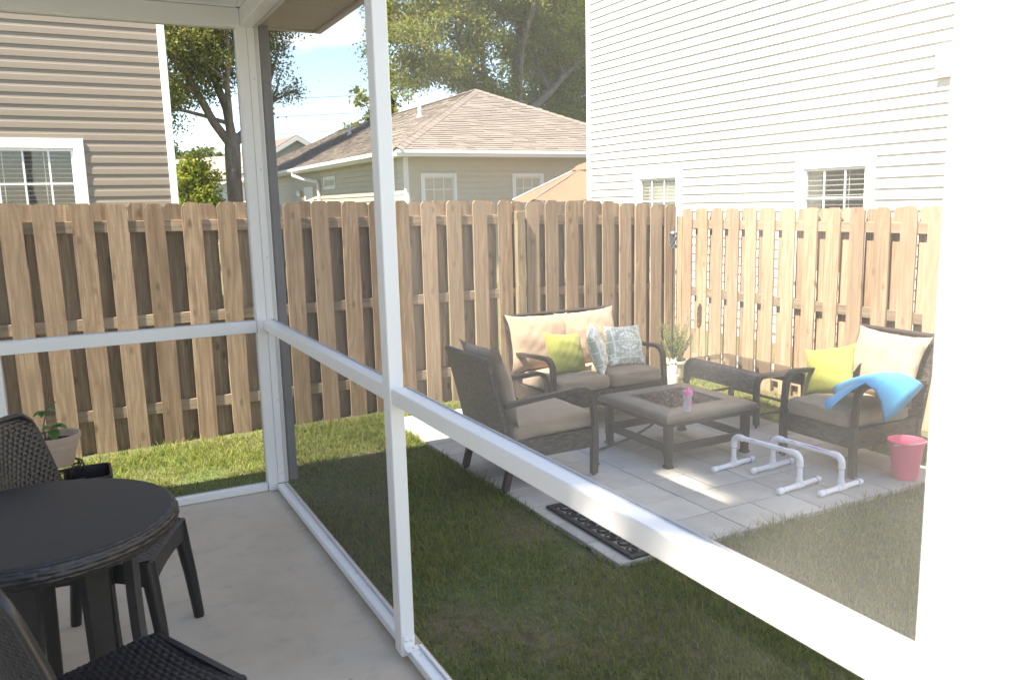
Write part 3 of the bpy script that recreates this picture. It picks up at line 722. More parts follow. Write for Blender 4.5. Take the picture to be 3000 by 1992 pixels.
# ------------------------------------------------------------------ trees
m_bark = plain('grey_bark', (0.15, 0.125, 0.10), 0.95, 0.4, 6, 30, 1.0, 0.05, stretch=(1, 1, 0.3))
def leaf_quads(centres, per, spread, size, elong=1.7):
    c = np.repeat(centres, per, axis=0); n = len(c)
    p = c+rng.normal(0, 1, (n, 3))*np.asarray(spread)
    a = rng.normal(0, 1, (n, 3)); a /= np.linalg.norm(a, axis=1)[:, None]
    t = rng.normal(0, 1, (n, 3)); b = np.cross(a, t); b /= np.linalg.norm(b, axis=1)[:, None]
    s = size*rng.uniform(.6, 1.3, n)[:, None]
    a = a*s*elong/2; b = b*s/2
    return np.stack([p-a, p+b*0.9, p+a, p-b*0.9], axis=1)
def ell_points(c, r, n, shell=0.45):
    d_ = rng.normal(0, 1, (n, 3)); d_ /= np.linalg.norm(d_, axis=1)[:, None]
    rad = rng.uniform(shell, 1.0, n)[:, None]
    return np.asarray(c)+d_*rad*np.asarray(r)
def branch(b, p, d_, ln, r, depth, tips):
    p = Vector(p); d_ = Vector(d_).normalized(); pts = [p]; rs = [r]
    n = 4
    for i in range(n):
        d_ = (d_+Vector((random.uniform(-.22, .22), random.uniform(-.22, .22), random.uniform(-.08, .16)))).normalized()
        p = p+d_*ln/n; pts.append(p); rs.append(r*(1-(i+1)/n*0.5))
    b.tube(pts, rs, 7 if r > .06 else 5)
    tips.append(tuple(p))
    if depth > 0:
        for i in range(random.choice((2, 3, 3))):
            q = pts[random.choice((2, 3, 4))]
            nd = d_+Vector((random.uniform(-1, 1), random.uniform(-1, 1), random.uniform(-.3, .7)))*0.9
            branch(b, q, nd, ln*random.uniform(.55, .8), r*0.52, depth-1, tips)
def tree(name, label, base, trunk, forks, blobs, mat, nclus, per, spread, size, bark=None, limb_depth=2, group=None):
    t = thing(name, label, 'tree', base, 0, group)
    b = MB(); b.tube([p for p, r in trunk], [r for p, r in trunk], 12); tips = []
    for (p, d_, ln, r) in forks: branch(b, p, d_, ln, r, limb_depth, tips)
    b.build('trunk', bark or m_bark, t, True, ang=80)
    vol = np.array([r[0]*r[1]*r[2] for c, r in blobs])**(2/3); vol = vol/vol.sum()
    cen = np.concatenate([ell_points(c, r, max(4, int(nclus*v))) for (c, r), v in zip(blobs, vol)])
    if tips: cen = np.concatenate([cen, np.array(tips)])
    o = quads('crown', leaf_quads(cen, per, spread, size), mat, t)
    return t
m_leaf_oak = leafmat('olive_leaf', [(0.075, 0.095, 0.022), (0.11, 0.13, 0.03), (0.16, 0.165, 0.045), (0.21, 0.20, 0.06)])
m_leaf_big = leafmat('mid_green_leaf', [(0.11, 0.135, 0.025), (0.17, 0.20, 0.035), (0.24, 0.255, 0.05), (0.30, 0.29, 0.065)], 0.5)
m_leaf_yel = leafmat('yellow_green_leaf', [(0.10, 0.17, 0.015), (0.19, 0.26, 0.02), (0.28, 0.30, 0.03), (0.33, 0.27, 0.04)], 0.45)
m_leaf_far = leafmat('far_pine_leaf', [(0.07, 0.10, 0.04), (0.12, 0.15, 0.06), (0.15, 0.17, 0.08)])
# the tree framed between the tan house and the porch post
tree('oak_tree', 'tall oak with bare forked grey trunk between tan house and porch post', (3.75, 22.0, GZ),
     [((-.04, 0, 0), .27), ((0, 0, 1.6), .235), ((.0, 0, 2.8), .23), ((.02, 0, 3.6), .24), ((.05, 0, 4.1), .20)],
     [((.02, 0, 3.7), (-.55, .1, .75), 3.4, .15), ((.04, 0, 4.0), (.10, .2, 1), 3.4, .15), ((.05, 0, 3.7), (.55, -.1, .95), 1.7, .15), ((0, 0, 3.9), (-.2, -.4, 1), 3.6, .11), ((-.1, 0, 4.4), (-1, 0, .25), 2.6, .07)],
     [((-1.5, 0, 6.3), (2.1, 2.2, 1.4)), ((-.2, 0, 8.0), (2.6, 2.3, 2.0)), ((-2.2, 0, 5.0), (1.2, 1.5, .8)), ((1.15, .4, 7.6), (.85, 1.2, 1.3)), ((-2.3, 0, 4.15), (1.0, .8, .5)), ((.2, 0, 9.9), (2.6, 2.3, 1.8))],
     m_leaf_oak, 520, 180, (.24, .24, .17), .060)
tree('maple_tree', 'small yellow-green leafy tree just right of the tan house', (2.55, 21.0, GZ),
     [((0, 0, 0), .07), ((0, 0, 1.2), .06), ((0.05, 0, 2.4), .03)], [((0, 0, 1.3), (.5, 0, 1), 1.0, .03), ((0, 0, 1.4), (-.5, 0, 1), 1.0, .03)],
     [((-.1, 0, 2.1), (.65, .6, .9)), ((-.1, 0, 2.8), (.42, .4, .6)), ((.15, 0, 1.5), (.6, .6, .7))], m_leaf_yel, 170, 80, (.12, .12, .10), .07, limb_depth=1)
# background pines behind the far-left houses
for i, (x, yb, h_) in enumerate(((6.6, 70, 7.6), (10.5, 72, 7.2), (12.8, 74, 6.4), (4.6, 66, 6.6))):
    tree('pine_tree', ['far rounded tree behind the oak trunk on its left', 'far pine directly right of the oak trunk', 'far low pine beside the white porch post', 'far hazy green tree above the yellow-green tree'][i], (x, yb, GZ),
         [((0, 0, 0), .22), ((0, 0, h_*.6), .14), ((0, 0, h_*.9), .06)], [((0, 0, h_*.6), (1, 0, .6), 1.5, .07), ((0, 0, h_*.65), (-1, 0, .6), 1.5, .07)],
         [((0, 0, h_*.8), (1.7, 1.6, h_*.17)), ((.8, 0, h_*.66), (1.3, 1.2, h_*.10)), ((-.9, 0, h_*.7), (1.3, 1.2, h_*.12))], m_leaf_far, 120, 40, (.35, .35, .22), .26, limb_depth=1, group='far trees')
# big trees behind the hip-roofed house
tree('oak_tree', 'huge spreading green oak towering behind the hip-roofed house', (19.6, 32.5, GZ),
     [((0, 0, 0), .55), ((0, 0, 4.5), .46), ((-.1, 0, 6.0), .44), ((-.1, 0, 6.9), .34)],
     [((-.1, 0, 6.0), (-.75, 0, .9), 5.0, .26), ((-.1, 0, 6.6), (.02, 0, 1), 5.0, .27), ((0, 0, 5.9), (.75, 0, .8), 4.5, .24), ((0, 0, 7.0), (-.4, -.5, 1), 5.0, .17), ((-.6, 0, 6.6), (-1, 0, .25), 4.5, .13)],
     [((-4.2, 0, 9.2), (3.4, 3.0, 1.9)), ((-5.6, 0, 11.2), (2.6, 2.6, 1.6)), ((-2.2, 0, 11.8), (3.2, 3, 2.0)), ((-5.0, 0, 7.9), (2.2, 2.4, .9)), ((-1.8, 0, 7.6), (2.0, 2.0, .9)), ((1.5, 0, 10.8), (3.0, 3, 2.2)), ((-3.0, 0, 14.0), (4.5, 3.4, 2.2)), ((2.0, 0, 13.8), (4, 3.4, 2.2))],
     m_leaf_big, 600, 190, (.36, .36, .22), .088)
tree('oak_tree', 'denser dark green oak crown right against the white house', (24.4, 36.0, GZ),
     [((0, 0, 0), .5), ((0, 0, 4.5), .42), ((0, 0, 7), .3)], [((0, 0, 5.0), (-.7, 0, .9), 4.0, .22), ((0, 0, 6), (.4, 0, 1), 4.0, .22), ((0, 0, 5.5), (.9, 0, .7), 4.0, .2)],
     [((-1.2, 0, 9.2), (2.6, 2.6, 2.6)), ((1.8, 0, 9.6), (2.8, 2.6, 3.0)), ((-1.0, 0, 6.9), (1.8, 2, 1.2)), ((0.4, 0, 12.8), (3.4, 3, 2.4)), ((2.2, 0, 6.6), (2.0, 2, 1.2))],
     m_leaf_big, 480, 190, (.36, .36, .24), .09)
tree('sapling_tree', 'slim young tree rising above the shingled roof ridge', (11.35, 30.5, GZ),
     [((0, 0, 0), .12), ((0, 0, 3.5), .09), ((0, 0, 6.0), .03)], [((0, 0, 4.0), (.6, 0, 1), 1.2, .04), ((0, 0, 4.0), (-.7, 0, .9), 1.3, .04), ((0, 0, 4.8), (.3, 0, 1), 1.3, .03), ((0, 0, 5.0), (-.3, 0, 1), 1.4, .03)],
     [((.3, 0, 5.2), (.85, .8, 1.0)), ((.5, 0, 6.0), (.45, .5, .8)), ((-.7, 0, 4.7), (.6, .6, .5))], m_leaf_big, 85, 45, (.16, .16, .14), .13, limb_depth=1)
tree('sapling_tree', 'thin shrub tip peeking over the roof left of its peak', (14.6, 31.5, GZ),
     [((0, 0, 0), .10), ((0, 0, 4.0), .06), ((0, 0, 5.4), .02)], [((0, 0, 4.0), (.7, 0, 1), 1.0, .03), ((0, 0, 4.2), (-.6, 0, .9), 1.0, .03)],
     [((0.2, 0, 5.3), (.8, .6, .45))], m_leaf_big, 26, 36, (.18, .16, .10), .13, limb_depth=1)
# unseen tree added out of view, crown shaped to shade patio and porch
sh = thing('added_shade_canopy', 'unseen leafy tree added to shade the patio and porch', 'tree', (-9.0, -4.0, GZ))
b = MB(); b.tube([(0, 0, 0), (.1, 0, 6), (.3, -.2, 12), (.4, -.3, 17.5)], [.38, .30, .20, .06], 10)
tips = []
for q in range(7): branch(b, (.3+.02*q, -.2, 13+.6*q), (random.uniform(-.5, .5), random.uniform(-1, 1), .6), 2.2, .06, 1, tips)
b.build('trunk', m_bark, sh, True, ang=80)
TA = math.tan(AZ); pts = []
while len(pts) < 21000:
    xg, yg = random.uniform(-3.0, 4.1), random.uniform(-5.0, 1.0)
    if yg < -1.85 or (yg < -1.50 and xg < 2.25): e1 = -3.0
    elif yg < -0.78+0.08*math.sin(xg*6): e1 = 2.50+0.06*math.sin(yg*5)
    else: e1 = 1.6
    if xg < 1.9 and yg < -2.85 and random.random() > 10**(-2.2*(-2.85-yg)/1.05): continue  # leaves thin out here so sun reaches the near post and rail
    e2 = 3.75+0.10*math.sin(yg*2.1+1)
    if not (e1 < xg < e2 and yg < 0.62+0.12*math.sin(xg*4)): continue
    if random.random() < 0.75*max(0, math.sin(xg*9+yg*2.3))*max(0, math.sin(yg*5-xg*3)): continue
    xd = -8.6+random.uniform(-1.0, 1.0)
    pts.append((xd+9.0, yg-TA*(xg-xd)+4.0, K*(xg-xd)+G-GZ))
quads('crown', leaf_quads(np.array(pts), 3, (.05, .05, .05), .16), m_leaf_big, sh)
# power lines
for k, (za, zb2) in enumerate(((7.23, 7.62), (6.35, 6.70), (5.50, 5.80))):
    pts = []
    for i in range(13):
        q = i/12; x = -12+50*q; pts.append((x, 40, za+(x-9.0)*(zb2-za)/4.5+0.0))
    tag(MB().tube(pts, 0.011, 4).build('power_line', plain('cable_black', (0.05, 0.05, 0.055), 0.6)), ['highest', 'middle', 'lowest'][k]+' of three thin power lines crossing the sky', 'power line', 'power lines')

# ------------------------------------------------------------------ soft furnishing shapes
def pillow_mesh(name, wd, ht, T, mat, seed=0, n=22, pinch=0.07, ear=0.06, flop=0.0):
    """knife-edged cushion in the local x (width) - z (height) plane, thickness along y, base at z=0"""
    b = MB(); vs = []; idx = {}
    for side in (1, -1):
        for i in range(n+1):
            for j in range(n+1):
                u, v = 2*i/n-1, 2*j/n-1
                edge = (i in (0, n)) or (j in (0, n))
                if edge and side == -1: idx[(side, i, j)] = idx[(1, i, j)]; continue
                px = wd/2*u*(1-pinch*(1-v*v)*abs(u)); pz = ht/2*v*(1-pinch*(1-u*u)*abs(v))
                cr_ = (abs(u)*abs(v))**6; px *= 1+ear*cr_; pz *= 1+ear*cr_
                t = T/2*(((1-u*u)*(1-v*v))**0.42)
                t += 0.010*smoothnoise(u*4, v*4, seed+side)*(1-abs(u*v))*(0 if edge else 1)
                t += 0.006*math.sin(9*u*v+seed)*(0 if edge else 1)*abs(u*v)
                sag = flop*(v*v-0.3)*1.0
                idx[(side, i, j)] = len(vs); vs.append((px, side*t+sag+(0.006*smoothnoise(u*3, v*3, seed) if edge else 0), pz+ht/2+0.004*smoothnoise(u*5, v*2, seed+4)))
    fs = []
    for side in (1, -1):
        for i in range(n):
            for j in range(n):
                q = [idx[(side, i, j)], idx[(side, i+1, j)], idx[(side, i+1, j+1)], idx[(side, i, j+1)]]
                fs.append(q if side == 1 else q[::-1])
    b.add(vs, fs); return b.mesh(name, mat, True, 85)
def box_cushion(name, wd, dp, ht, mat, seed=0, n=14, rad=0.035):
    """boxed seat cushion: x depth, y width, z height with rounded welts and a soft crown"""
    b = bmesh.new(); bmesh.ops.create_cube(b, size=2)
    bmesh.ops.subdivide_edges(b, edges=b.edges[:], cuts=n, use_grid_fill=True)
    for q in b.verts:
        u, v, w_ = q.co
        def rs(a, h): return math.copysign(min(abs(a)*h, h), a)
        hx, hy, hz = dp/2, wd/2, ht/2
        p = Vector((u*hx, v*hy, w_*hz)); r = min(rad, hz*.95)
        core = Vector((max(-hx+r, min(hx-r, p.x)), max(-hy+r, min(hy-r, p.y)), max(-hz+r, min(hz-r, p.z))))
        dd = p-core
        if dd.length > r: p = core+dd.normalized()*r
        crown = (1-u*u)*(1-v*v)
        p.z += (0.018*crown if w_ > 0 else 0)+0.006*smoothnoise(u*3, v*3, seed)*(1 if w_ > 0 else .3)
        p.x += 0.008*smoothnoise(v*4, w_*2, seed+2)*abs(u); p.y += 0.006*smoothnoise(u*4, w_*2, seed+5)*abs(v)
        q.co = p+Vector((0, 0, hz))
    me = bpy.data.meshes.new(name); b.to_mesh(me); b.free(); me.materials.append(mat)
    me.polygons.foreach_set('use_smooth', [True]*len(me.polygons)); return me
m_cush = fabric('taupe_cushion_fabric', (0.335, 0.255, 0.182))
m_green = fabric('green_pillow_fabric', (0.29, 0.30, 0.075), streak=False)
m_wick = wicker('brown_wicker', (0.022, 0.016, 0.013), (0.095, 0.070, 0.054), ((1, 1, 0), (0, 0, 1)), width=0.034, height=0.014)
m_wick_leg = plain('brown_wrapped_leg', (0.050, 0.038, 0.031), 0.5, 0.2, 20, 160, 0.6, 0.003, stretch=(1, 1, 3))
m_wick_arm = wicker('brown_wicker_arm', (0.055, 0.042, 0.034), (0.085, 0.065, 0.053), ((1, 0, -1), (0, 1, 0)), width=0.012, height=0.022)
m_foot = plain('black_foot', (0.02, 0.02, 0.02), 0.5)
def arc(cx, cz, r, a0, a1, n=7): return [(cx+r*math.cos(a0+(a1-a0)*i/n), cz+r*math.sin(a0+(a1-a0)*i/n)) for i in range(n+1)]
def wicker_seat(name, label, cat, loc, rz, W, nseat, group=None, bh=0.46, tilt=0.27):
    t = thing(name, label, cat, loc, rz, group)
    hw = W/2; aw = 0.042
    for sg in (-1, 1):
        y0, y1 = (hw-aw, hw) if sg > 0 else (-hw, -hw+aw)
        path = [(-0.335, 0.545), (-0.15, 0.562), (0.05, 0.577), (0.20, 0.585)]+arc(0.215, 0.495, 0.090, PI/2, 0.12, 8)[1:]+[(0.312, 0.42), (0.318, 0.33)]
        MB().sweep(path, y0, y1, 0.028).build('arm', m_wick_arm, t, True, ang=30)
        MB().sweep([(0.318, 0.33), (0.318, 0.18), (0.312, 0.012)], y0+.002, y1-.002, 0.044).build('leg', m_wick_leg, t)
        MB().sweep([(-0.345, 0.012), (-0.315, 0.12), (-0.29, 0.215), (-0.305, 0.30)], y0+.002, y1-.002, 0.040).build('leg', m_wick_leg, t)
        for fx in (0.312, -0.345):
            MB().lathe([(0.013, 0), (0.015, 0.012)], 10, (fx, (y0+y1)/2, 0)).build('foot', m_foot, t)
        b = MB(); b.box(-0.29, 0.297, y0+0.010, y1-0.010, 0.190, 0.312, 0.003); b.build('side_panel', m_wick, t)
    b = MB(); b.box(0.300, 0.322, -hw+aw+.001, hw-aw-.001, 0.188, 0.312, 0.004); b.build('front_panel', m_wick, t)
    b = MB(); b.box(-0.28, 0.299, -hw+aw+.001, hw-aw-.001, 0.262, 0.285); b.build('seat_deck', m_wick, t)
    # woven back, leaning and slightly bowed
    b = MB(); vs = []; ny, nz_ = 12, 10; th = 0.026
    for side in (0, 1):
        for i in range(nz_+1):
            for j in range(ny+1):
                q = i/nz_; s_ = 2*j/ny-1; z = 0.20+0.63*q
                x = -0.285-0.125*q-0.02*q*q-0.012*(1-s_*s_)*q-th*side
                vs.append((x, s_*(hw-0.004), z+(0.012*(1-s_*s_) if i == nz_ else 0)))
    o_ = (nz_+1)*(ny+1); fs = []
    for i in range(nz_):
        for j in range(ny):
            a = i*(ny+1)+j; fs += [(a, a+1, a+ny+2, a+ny+1), (o_+a, o_+a+ny+1, o_+a+ny+2, o_+a+1)]
    for j in range(ny):
        a = j; fs.append((a, o_+a, o_+a+1, a+1)); a = nz_*(ny+1)+j; fs.append((a, a+1, o_+a+1, o_+a))
    for i in range(nz_):
        a = i*(ny+1); fs.append((a, a+ny+1, o_+a+ny+1, o_+a)); a += ny; fs.append((a, o_+a, o_+a+ny+1, a+ny+1))
    b.add(vs, fs); b.build('backrest', m_wick, t, True, ang=50)
    MB().tube([(-0.445, y, 0.836) for y in np.linspace(-hw+.004, hw-.004, 8)], 0.017, 8).build('top_rail', m_wick_arm, t, True)
    cw = (W-2*aw-0.01)/nseat
    for k in range(nseat):
        yc = -((nseat-1)/2-k)*cw; yb = yc-(0.045 if nseat > 1 else 0)
        o = put('seat_cushion', box_cushion('seat_cushion', cw-0.012, 0.60, 0.115, m_cush, k+len(label)), t, (0.035, yc, 0.300), (0, -0.03, random.uniform(-.02, .02)))
        rx_, ry_, pr = 0.30-0.014, (cw-0.012)/2-0.014, []
        for (sx_, sy_, a0) in ((1, 1, 0), (-1, 1, PI/2), (-1, -1, PI), (1, -1, 1.5*PI)):
            for a in np.linspace(a0, a0+PI/2, 5): pr.append((sx_*(rx_-.03)+.034*math.cos(a), sy_*(ry_-.03)+.034*math.sin(a), 0.101))
        MB().tube(pr+[pr[0]], 0.0045, 6, False).build('piping', m_cush, o, True)
        me = pillow_mesh('back_cushion', cw+(0.065 if nseat > 1 else 0.01), bh, 0.135, m_cush, k*3+len(label), 20, 0.03, 0.07, 0.02)
        put('back_cushion', me, t, (-0.225, yb, 0.400), (-tilt, random.uniform(-.04, .04), PI/2+0.0))
    return t
ca = wicker_seat('wicker_armchair', 'brown wicker armchair with taupe cushions seen from behind, left of the fire pit', 'armchair', (1.605, -0.285, G), 0, 0.62, 1, None, 0.50, 0.235)
cb = wicker_seat('wicker_armchair', 'brown wicker armchair with a blue mat over its arm at right', 'armchair', (3.565, -1.215, G), PI, 0.62, 1, None, 0.46, 0.33)
ls = wicker_seat('wicker_loveseat', 'two-seat brown wicker loveseat with taupe cushions before the back fence', 'loveseat', (2.685, 0.645, G), -PI/2, 1.09, 2)

def damask():
    mt, nt, b = new_mat('sage_scroll_print')
    tc = nt.nodes.new('ShaderNodeTexCoord'); v = node(nt, 'ShaderNodeMapping', {'Vector': tc.outputs['Object'], 'Location': (0, 0, -0.2), 'Scale': (1, 0.0, 1)}).outputs[0]
    ab = node(nt, 'ShaderNodeVectorMath', {0: v}, operation='ABSOLUTE').outputs[0]       # the print mirrors about its centre
    rings_ = []
    for scl, rr, off in ((30.0, 0.30, 0.0), (24.0, 0.36, 0.4)):
        vo = node(nt, 'ShaderNodeTexVoronoi', {'Vector': node(nt, 'ShaderNodeMapping', {'Vector': ab, 'Location': (off, 0, off)}).outputs[0], 'Scale': scl, 'Randomness': 0.85})
        rings_.append(ramp(nt, math_n(nt, 'ABSOLUTE', math_n(nt, 'SUBTRACT', vo.outputs['Distance'], rr)), [(0.065, (1, 1, 1)), (0.10, (0, 0, 0))]))
    ring_ = math_n(nt, 'MAXIMUM', rings_[0], rings_[1]); edge = ring_
    xyz = node(nt, 'ShaderNodeSeparateXYZ', {0: ab}); mn = math_n(nt, 'MINIMUM', xyz.outputs[0], xyz.outputs[2])
    cross = ramp(nt, mn, [(0.003, (1, 1, 1)), (0.005, (0, 0, 0))])
    far_ = math_n(nt, 'MAXIMUM', xyz.outputs[0], xyz.outputs[2])
    bd = ramp(nt, math_n(nt, 'ABSOLUTE', math_n(nt, 'SUBTRACT', far_, 0.135)), [(0.003, (1, 1, 1)), (0.006, (0, 0, 0))])
    f = math_n(nt, 'MAXIMUM', math_n(nt, 'MAXIMUM', ring_, math_n(nt, 'MULTIPLY', edge, 0.0)), math_n(nt, 'MAXIMUM', cross, bd))
    nt.links.new(mixc(nt, f, (0.50, 0.53, 0.43), (0.86, 0.86, 0.82)), b.inputs['Base Color'])
    b.inputs['Roughness'].default_value = 0.9; bump(nt, b, noise(nt, coords(nt), 400, 2), 0.3, 0.003); return mt
m_damask = damask()
def throw(label, mat, loc, rot, wd=0.36, ht=0.36, T=0.15, seed=1, kind='throw_pillow'):
    me = pillow_mesh(kind, wd, ht, T, mat, seed, 20, 0.06, 0.07)
    return tag(put(kind, me, None, loc, rot), label, 'pillow', 'throw pillows')
SZ = G+0.425
throw('plain olive green throw pillow on the loveseat left cushion', m_green, (2.435, 0.53, SZ), (-0.42, 0.10, 0.20), 0.37, 0.33, 0.15, 3)
throw('sage patterned throw pillow leaning on the green one mid loveseat', m_damask, (2.735, 0.50, SZ), (-0.30, -0.16, 0.95), 0.33, 0.36, 0.13, 5)
throw('sage and white patterned throw pillow on the loveseat right seat', m_damask, (2.985, 0.52, SZ), (-0.36, 0.06, 0.04), 0.37, 0.34, 0.15, 8)
throw('lime green throw pillow on the armchair with the blue mat', m_green, (3.52, -1.06, SZ), (-0.45, -0.22, -1.30), 0.36, 0.34, 0.14, 12)

# blue foam mat flung over the armchair arm
def blue_mat():
    P = {'A': (3.483, -1.12, 0.405), 'A2': (3.41, -1.20, 0.365), 'T': (2.96, -1.52, 0.385), 'K': (3.285, -1.535, 0.545), 'D': (3.68, -1.505, 0.545), 'V': (3.41, -1.59, 0.262), 'V2': (3.50, -1.60, 0.29), 'E': (3.86, -1.56, 0.445),
         'T2': (3.02, -1.44, 0.42), 'B': (3.80, -1.30, 0.47)}
    b = bmesh.new(); v = {k: b.verts.new(p) for k, p in P.items()}
    for f in (('A2', 'T2', 'K', 'A'), ('T2', 'T', 'K'), ('A', 'K', 'D'), ('A', 'D', 'B'), ('K', 'V', 'V2'), ('K', 'V2', 'E'), ('K', 'E', 'D'), ('D', 'E', 'B')):
        b.faces.new([v[k] for k in f])
    bmesh.ops.triangulate(b, faces=b.faces[:])
    for _ in range(2): bmesh.ops.subdivide_edges(b, edges=b.edges[:], cuts=1, use_grid_fill=True, smooth=0.35)
    bmesh.ops.triangulate(b, faces=b.faces[:])
    for _ in range(2): bmesh.ops.smooth_vert(b, verts=b.verts[:], factor=0.25, use_axis_x=True, use_axis_y=True, use_axis_z=True)
    bmesh.ops.recalc_face_normals(b, faces=b.faces[:])
    me = bpy.data.meshes.new('foam_mat'); b.to_mesh(me); b.free()
    mt = plain('blue_foam', (0.05, 0.34, 0.62), 0.55, 0.05, 3, 300, 0.1); me.materials.append(mt)
    me.polygons.foreach_set('use_smooth', [True]*len(me.polygons))
    o = put('foam_mat', me); md = o.modifiers.new('thick', 'SOLIDIFY'); md.thickness = 0.012; md.offset = 0
    tag(o, 'bright blue foam mat folded over the right armchair arm', 'mat')
blue_mat()

# ------------------------------------------------------------------ fire pit table
pit = thing('fire_pit_table', 'square slate-topped fire pit table filled with lava rock', 'fire pit', (2.745, -0.39, G))
m_slate = plain('rusty_slate', (0.125, 0.098, 0.078), 0.42, 0.35, 7, 60, 0.25, 0.003)
m_pitmetal = plain('dark_bronze_metal', (0.040, 0.033, 0.030), 0.5, 0.15, 8, 120, 0.2, 0.002, metal=0.3)
TZ = 0.37; H_ = 0.405; I_ = 0.245
prof = [(I_, TZ-0.03), (I_, TZ+0.002), (H_-0.04, TZ), (H_-0.015, TZ-0.008), (H_, TZ-0.028), (H_-0.004, TZ-0.048), (H_-0.022, TZ-0.055), (I_, TZ-0.055)]
for k in range(4):
    b = MB(); a = k*PI/2; ca_, sa_ = math.cos(a), math.sin(a)
    def R(p): return (p[0]*ca_-p[1]*sa_, p[0]*sa_+p[1]*ca_, p[2])
    vs = [R((-r+0.0006, -r, z)) for r, z in prof]+[R((r-0.0006, -r, z)) for r, z in prof]; n = len(prof)
    b.add(vs, [(i, (i+1) % n, n+(i+1) % n, n+i) for i in range(n)]+[tuple(range(n)), tuple(range(n, 2*n))[::-1]])
    b.build('slate_edge', m_slate, pit, True, ang=50)
part('apron', m_pitmetal, pit, (-0.378, 0.378, -0.378, -0.362, 0.285, 0.314), (-0.378, 0.378, 0.362, 0.378, 0.285, 0.314), (-0.378, -0.362, -0.361, 0.361, 0.285, 0.314), (0.362, 0.378, -0.361, 0.361, 0.285, 0.314))
tray = part('rock_tray', plain('grey_tray_rim', (0.22, 0.23, 0.24), 0.45, 0.1, metal=0.4), pit, (-0.244, 0.244, -0.244, -0.236, 0.27, TZ+0.006), (-0.244, 0.244, 0.236, 0.244, 0.27, TZ+0.006), (-0.244, -0.236, -0.235, 0.235, 0.27, TZ+0.006), (0.236, 0.244, -0.235, 0.235, 0.27, TZ+0.006), (-0.235, 0.235, -0.235, 0.235, 0.27, 0.30), bev=0.001)
for sx_ in (-1, 1):
    for sy_ in (-1, 1):
        b = MB(); cx, cy = sx_*0.338, sy_*0.338
        b.box(cx-.026, cx+.026, cy-.026, cy+.026, 0.075, 0.313, 0.004); b.box(cx-.022, cx+.022, cy-.022, cy+.022, 0.02, 0.0745, 0.003)
        b.box(cx-.029, cx+.029, cy-.029, cy+.029, 0.0, 0.0195, 0.005); b.build('leg', m_pitmetal, pit)
for sg in (-1, 1):
    part('stretcher', m_pitmetal, pit, (-0.311, 0.311, sg*0.338-.010, sg*0.338+.010, 0.100, 0.155)); part('stretcher', m_pitmetal, pit, (sg*0.338-.010, sg*0.338+.010, -0.311, 0.311, 0.100, 0.155))
part('control_tag', m_trim, pit, (-0.20, -0.155, 0.12, 0.123, 0.255, 0.284), bev=0.001)
b = MB().tube([(-0.05, 0.05, 0.27), (-0.15, 0.10, 0.16), (-0.25, 0.20, 0.06), (-0.42, 0.24, 0.015), (-0.60, 0.20, 0.010), (-0.70, -0.05, 0.010)], 0.009, 8); b.build('gas_hose', m_foot, pit, True)
m_rock = [plain('lava_rock_red', (0.16, 0.075, 0.05), 0.95, 0.4, 30, 120, 0.8, 0.006), plain('lava_rock_brown', (0.105, 0.072, 0.058), 0.95, 0.4, 30, 120, 0.8, 0.006), plain('lava_rock_grey', (0.19, 0.15, 0.13), 0.95, 0.4, 30, 120, 0.8, 0.006)]
rms = []
for k in range(6):
    b = bmesh.new(); bmesh.ops.create_icosphere(b, subdivisions=1, radius=0.5)
    for q in b.verts: q.co *= random.uniform(.65, 1.2)
    me = bpy.data.meshes.new('lava_rock'); b.to_mesh(me); b.free(); me.materials.append(m_rock[k % 3]); rms.append(me)
for i in range(15):
    for j in range(15):
        x = -0.217+i*0.031+random.uniform(-.010, .010); y = -0.217+j*0.031+random.uniform(-.010, .010)
        hgt = 0.040*max(0, 1-(max(abs(x), abs(y))/0.24)**2.2); s_ = random.uniform(.030, .047)
        o = put('lava_rock', random.choice(rms), tray, (x, y, 0.335+hgt+random.uniform(-.006, .010)), (random.uniform(0, 6), random.uniform(0, 6), random.uniform(0, 6))); o.scale = (s_, s_, s_*.8)
# toddler cup standing on the pit edge
cup = thing('sippy_cup', 'clear toddler cup with pink lid on the fire pit edge', 'cup', (2.56, -0.735, G+TZ+0.001))
mt, nt, bb = new_mat('clear_plastic'); bb.inputs['Base Color'].default_value = (0.80, 0.80, 0.88, 1); bb.inputs['Roughness'].default_value = 0.15
bb.inputs['Transmission Weight'].default_value = 0.55; bb.inputs['Alpha'].default_value = 0.75
MB().lathe([(0.001, 0.001), (0.026, 0.001), (0.029, 0.008), (0.030, 0.035), (0.026, 0.065), (0.027, 0.085), (0.032, 0.105), (0.032, 0.115)], 24).build('body', mt, cup, True)
m_pink = plain('pink_plastic', (0.72, 0.10, 0.36), 0.35, 0.04)
MB().lathe([(0.034, 0.113), (0.034, 0.133), (0.030, 0.140), (0.015, 0.142), (0.010, 0.150), (0.009, 0.163), (0.006, 0.167), (0.0005, 0.168)], 24).build('lid', m_pink, cup, True)
for k in range(5):
    a = -2.0+k*0.28; q = 0.045+0.012*(k % 3); c = Vector((0.0275*math.cos(a), 0.0275*math.sin(a), q+0.01))
    b = MB(); n = 10; tg = Vector((-math.sin(a), math.cos(a), 0)); nr = Vector((math.cos(a), math.sin(a), 0)); pts = []
    for i in range(n):
        r_ = 0.011 if i % 2 == 0 else 0.0048; an = 2*PI*i/n+.3*k; pts.append(c+nr*0.0035+tg*(r_*math.cos(an))+Vector((0, 0, r_*math.sin(an))))
    b.add(pts, [tuple(range(n))]); b.build('printed_star', m_pink, cup)

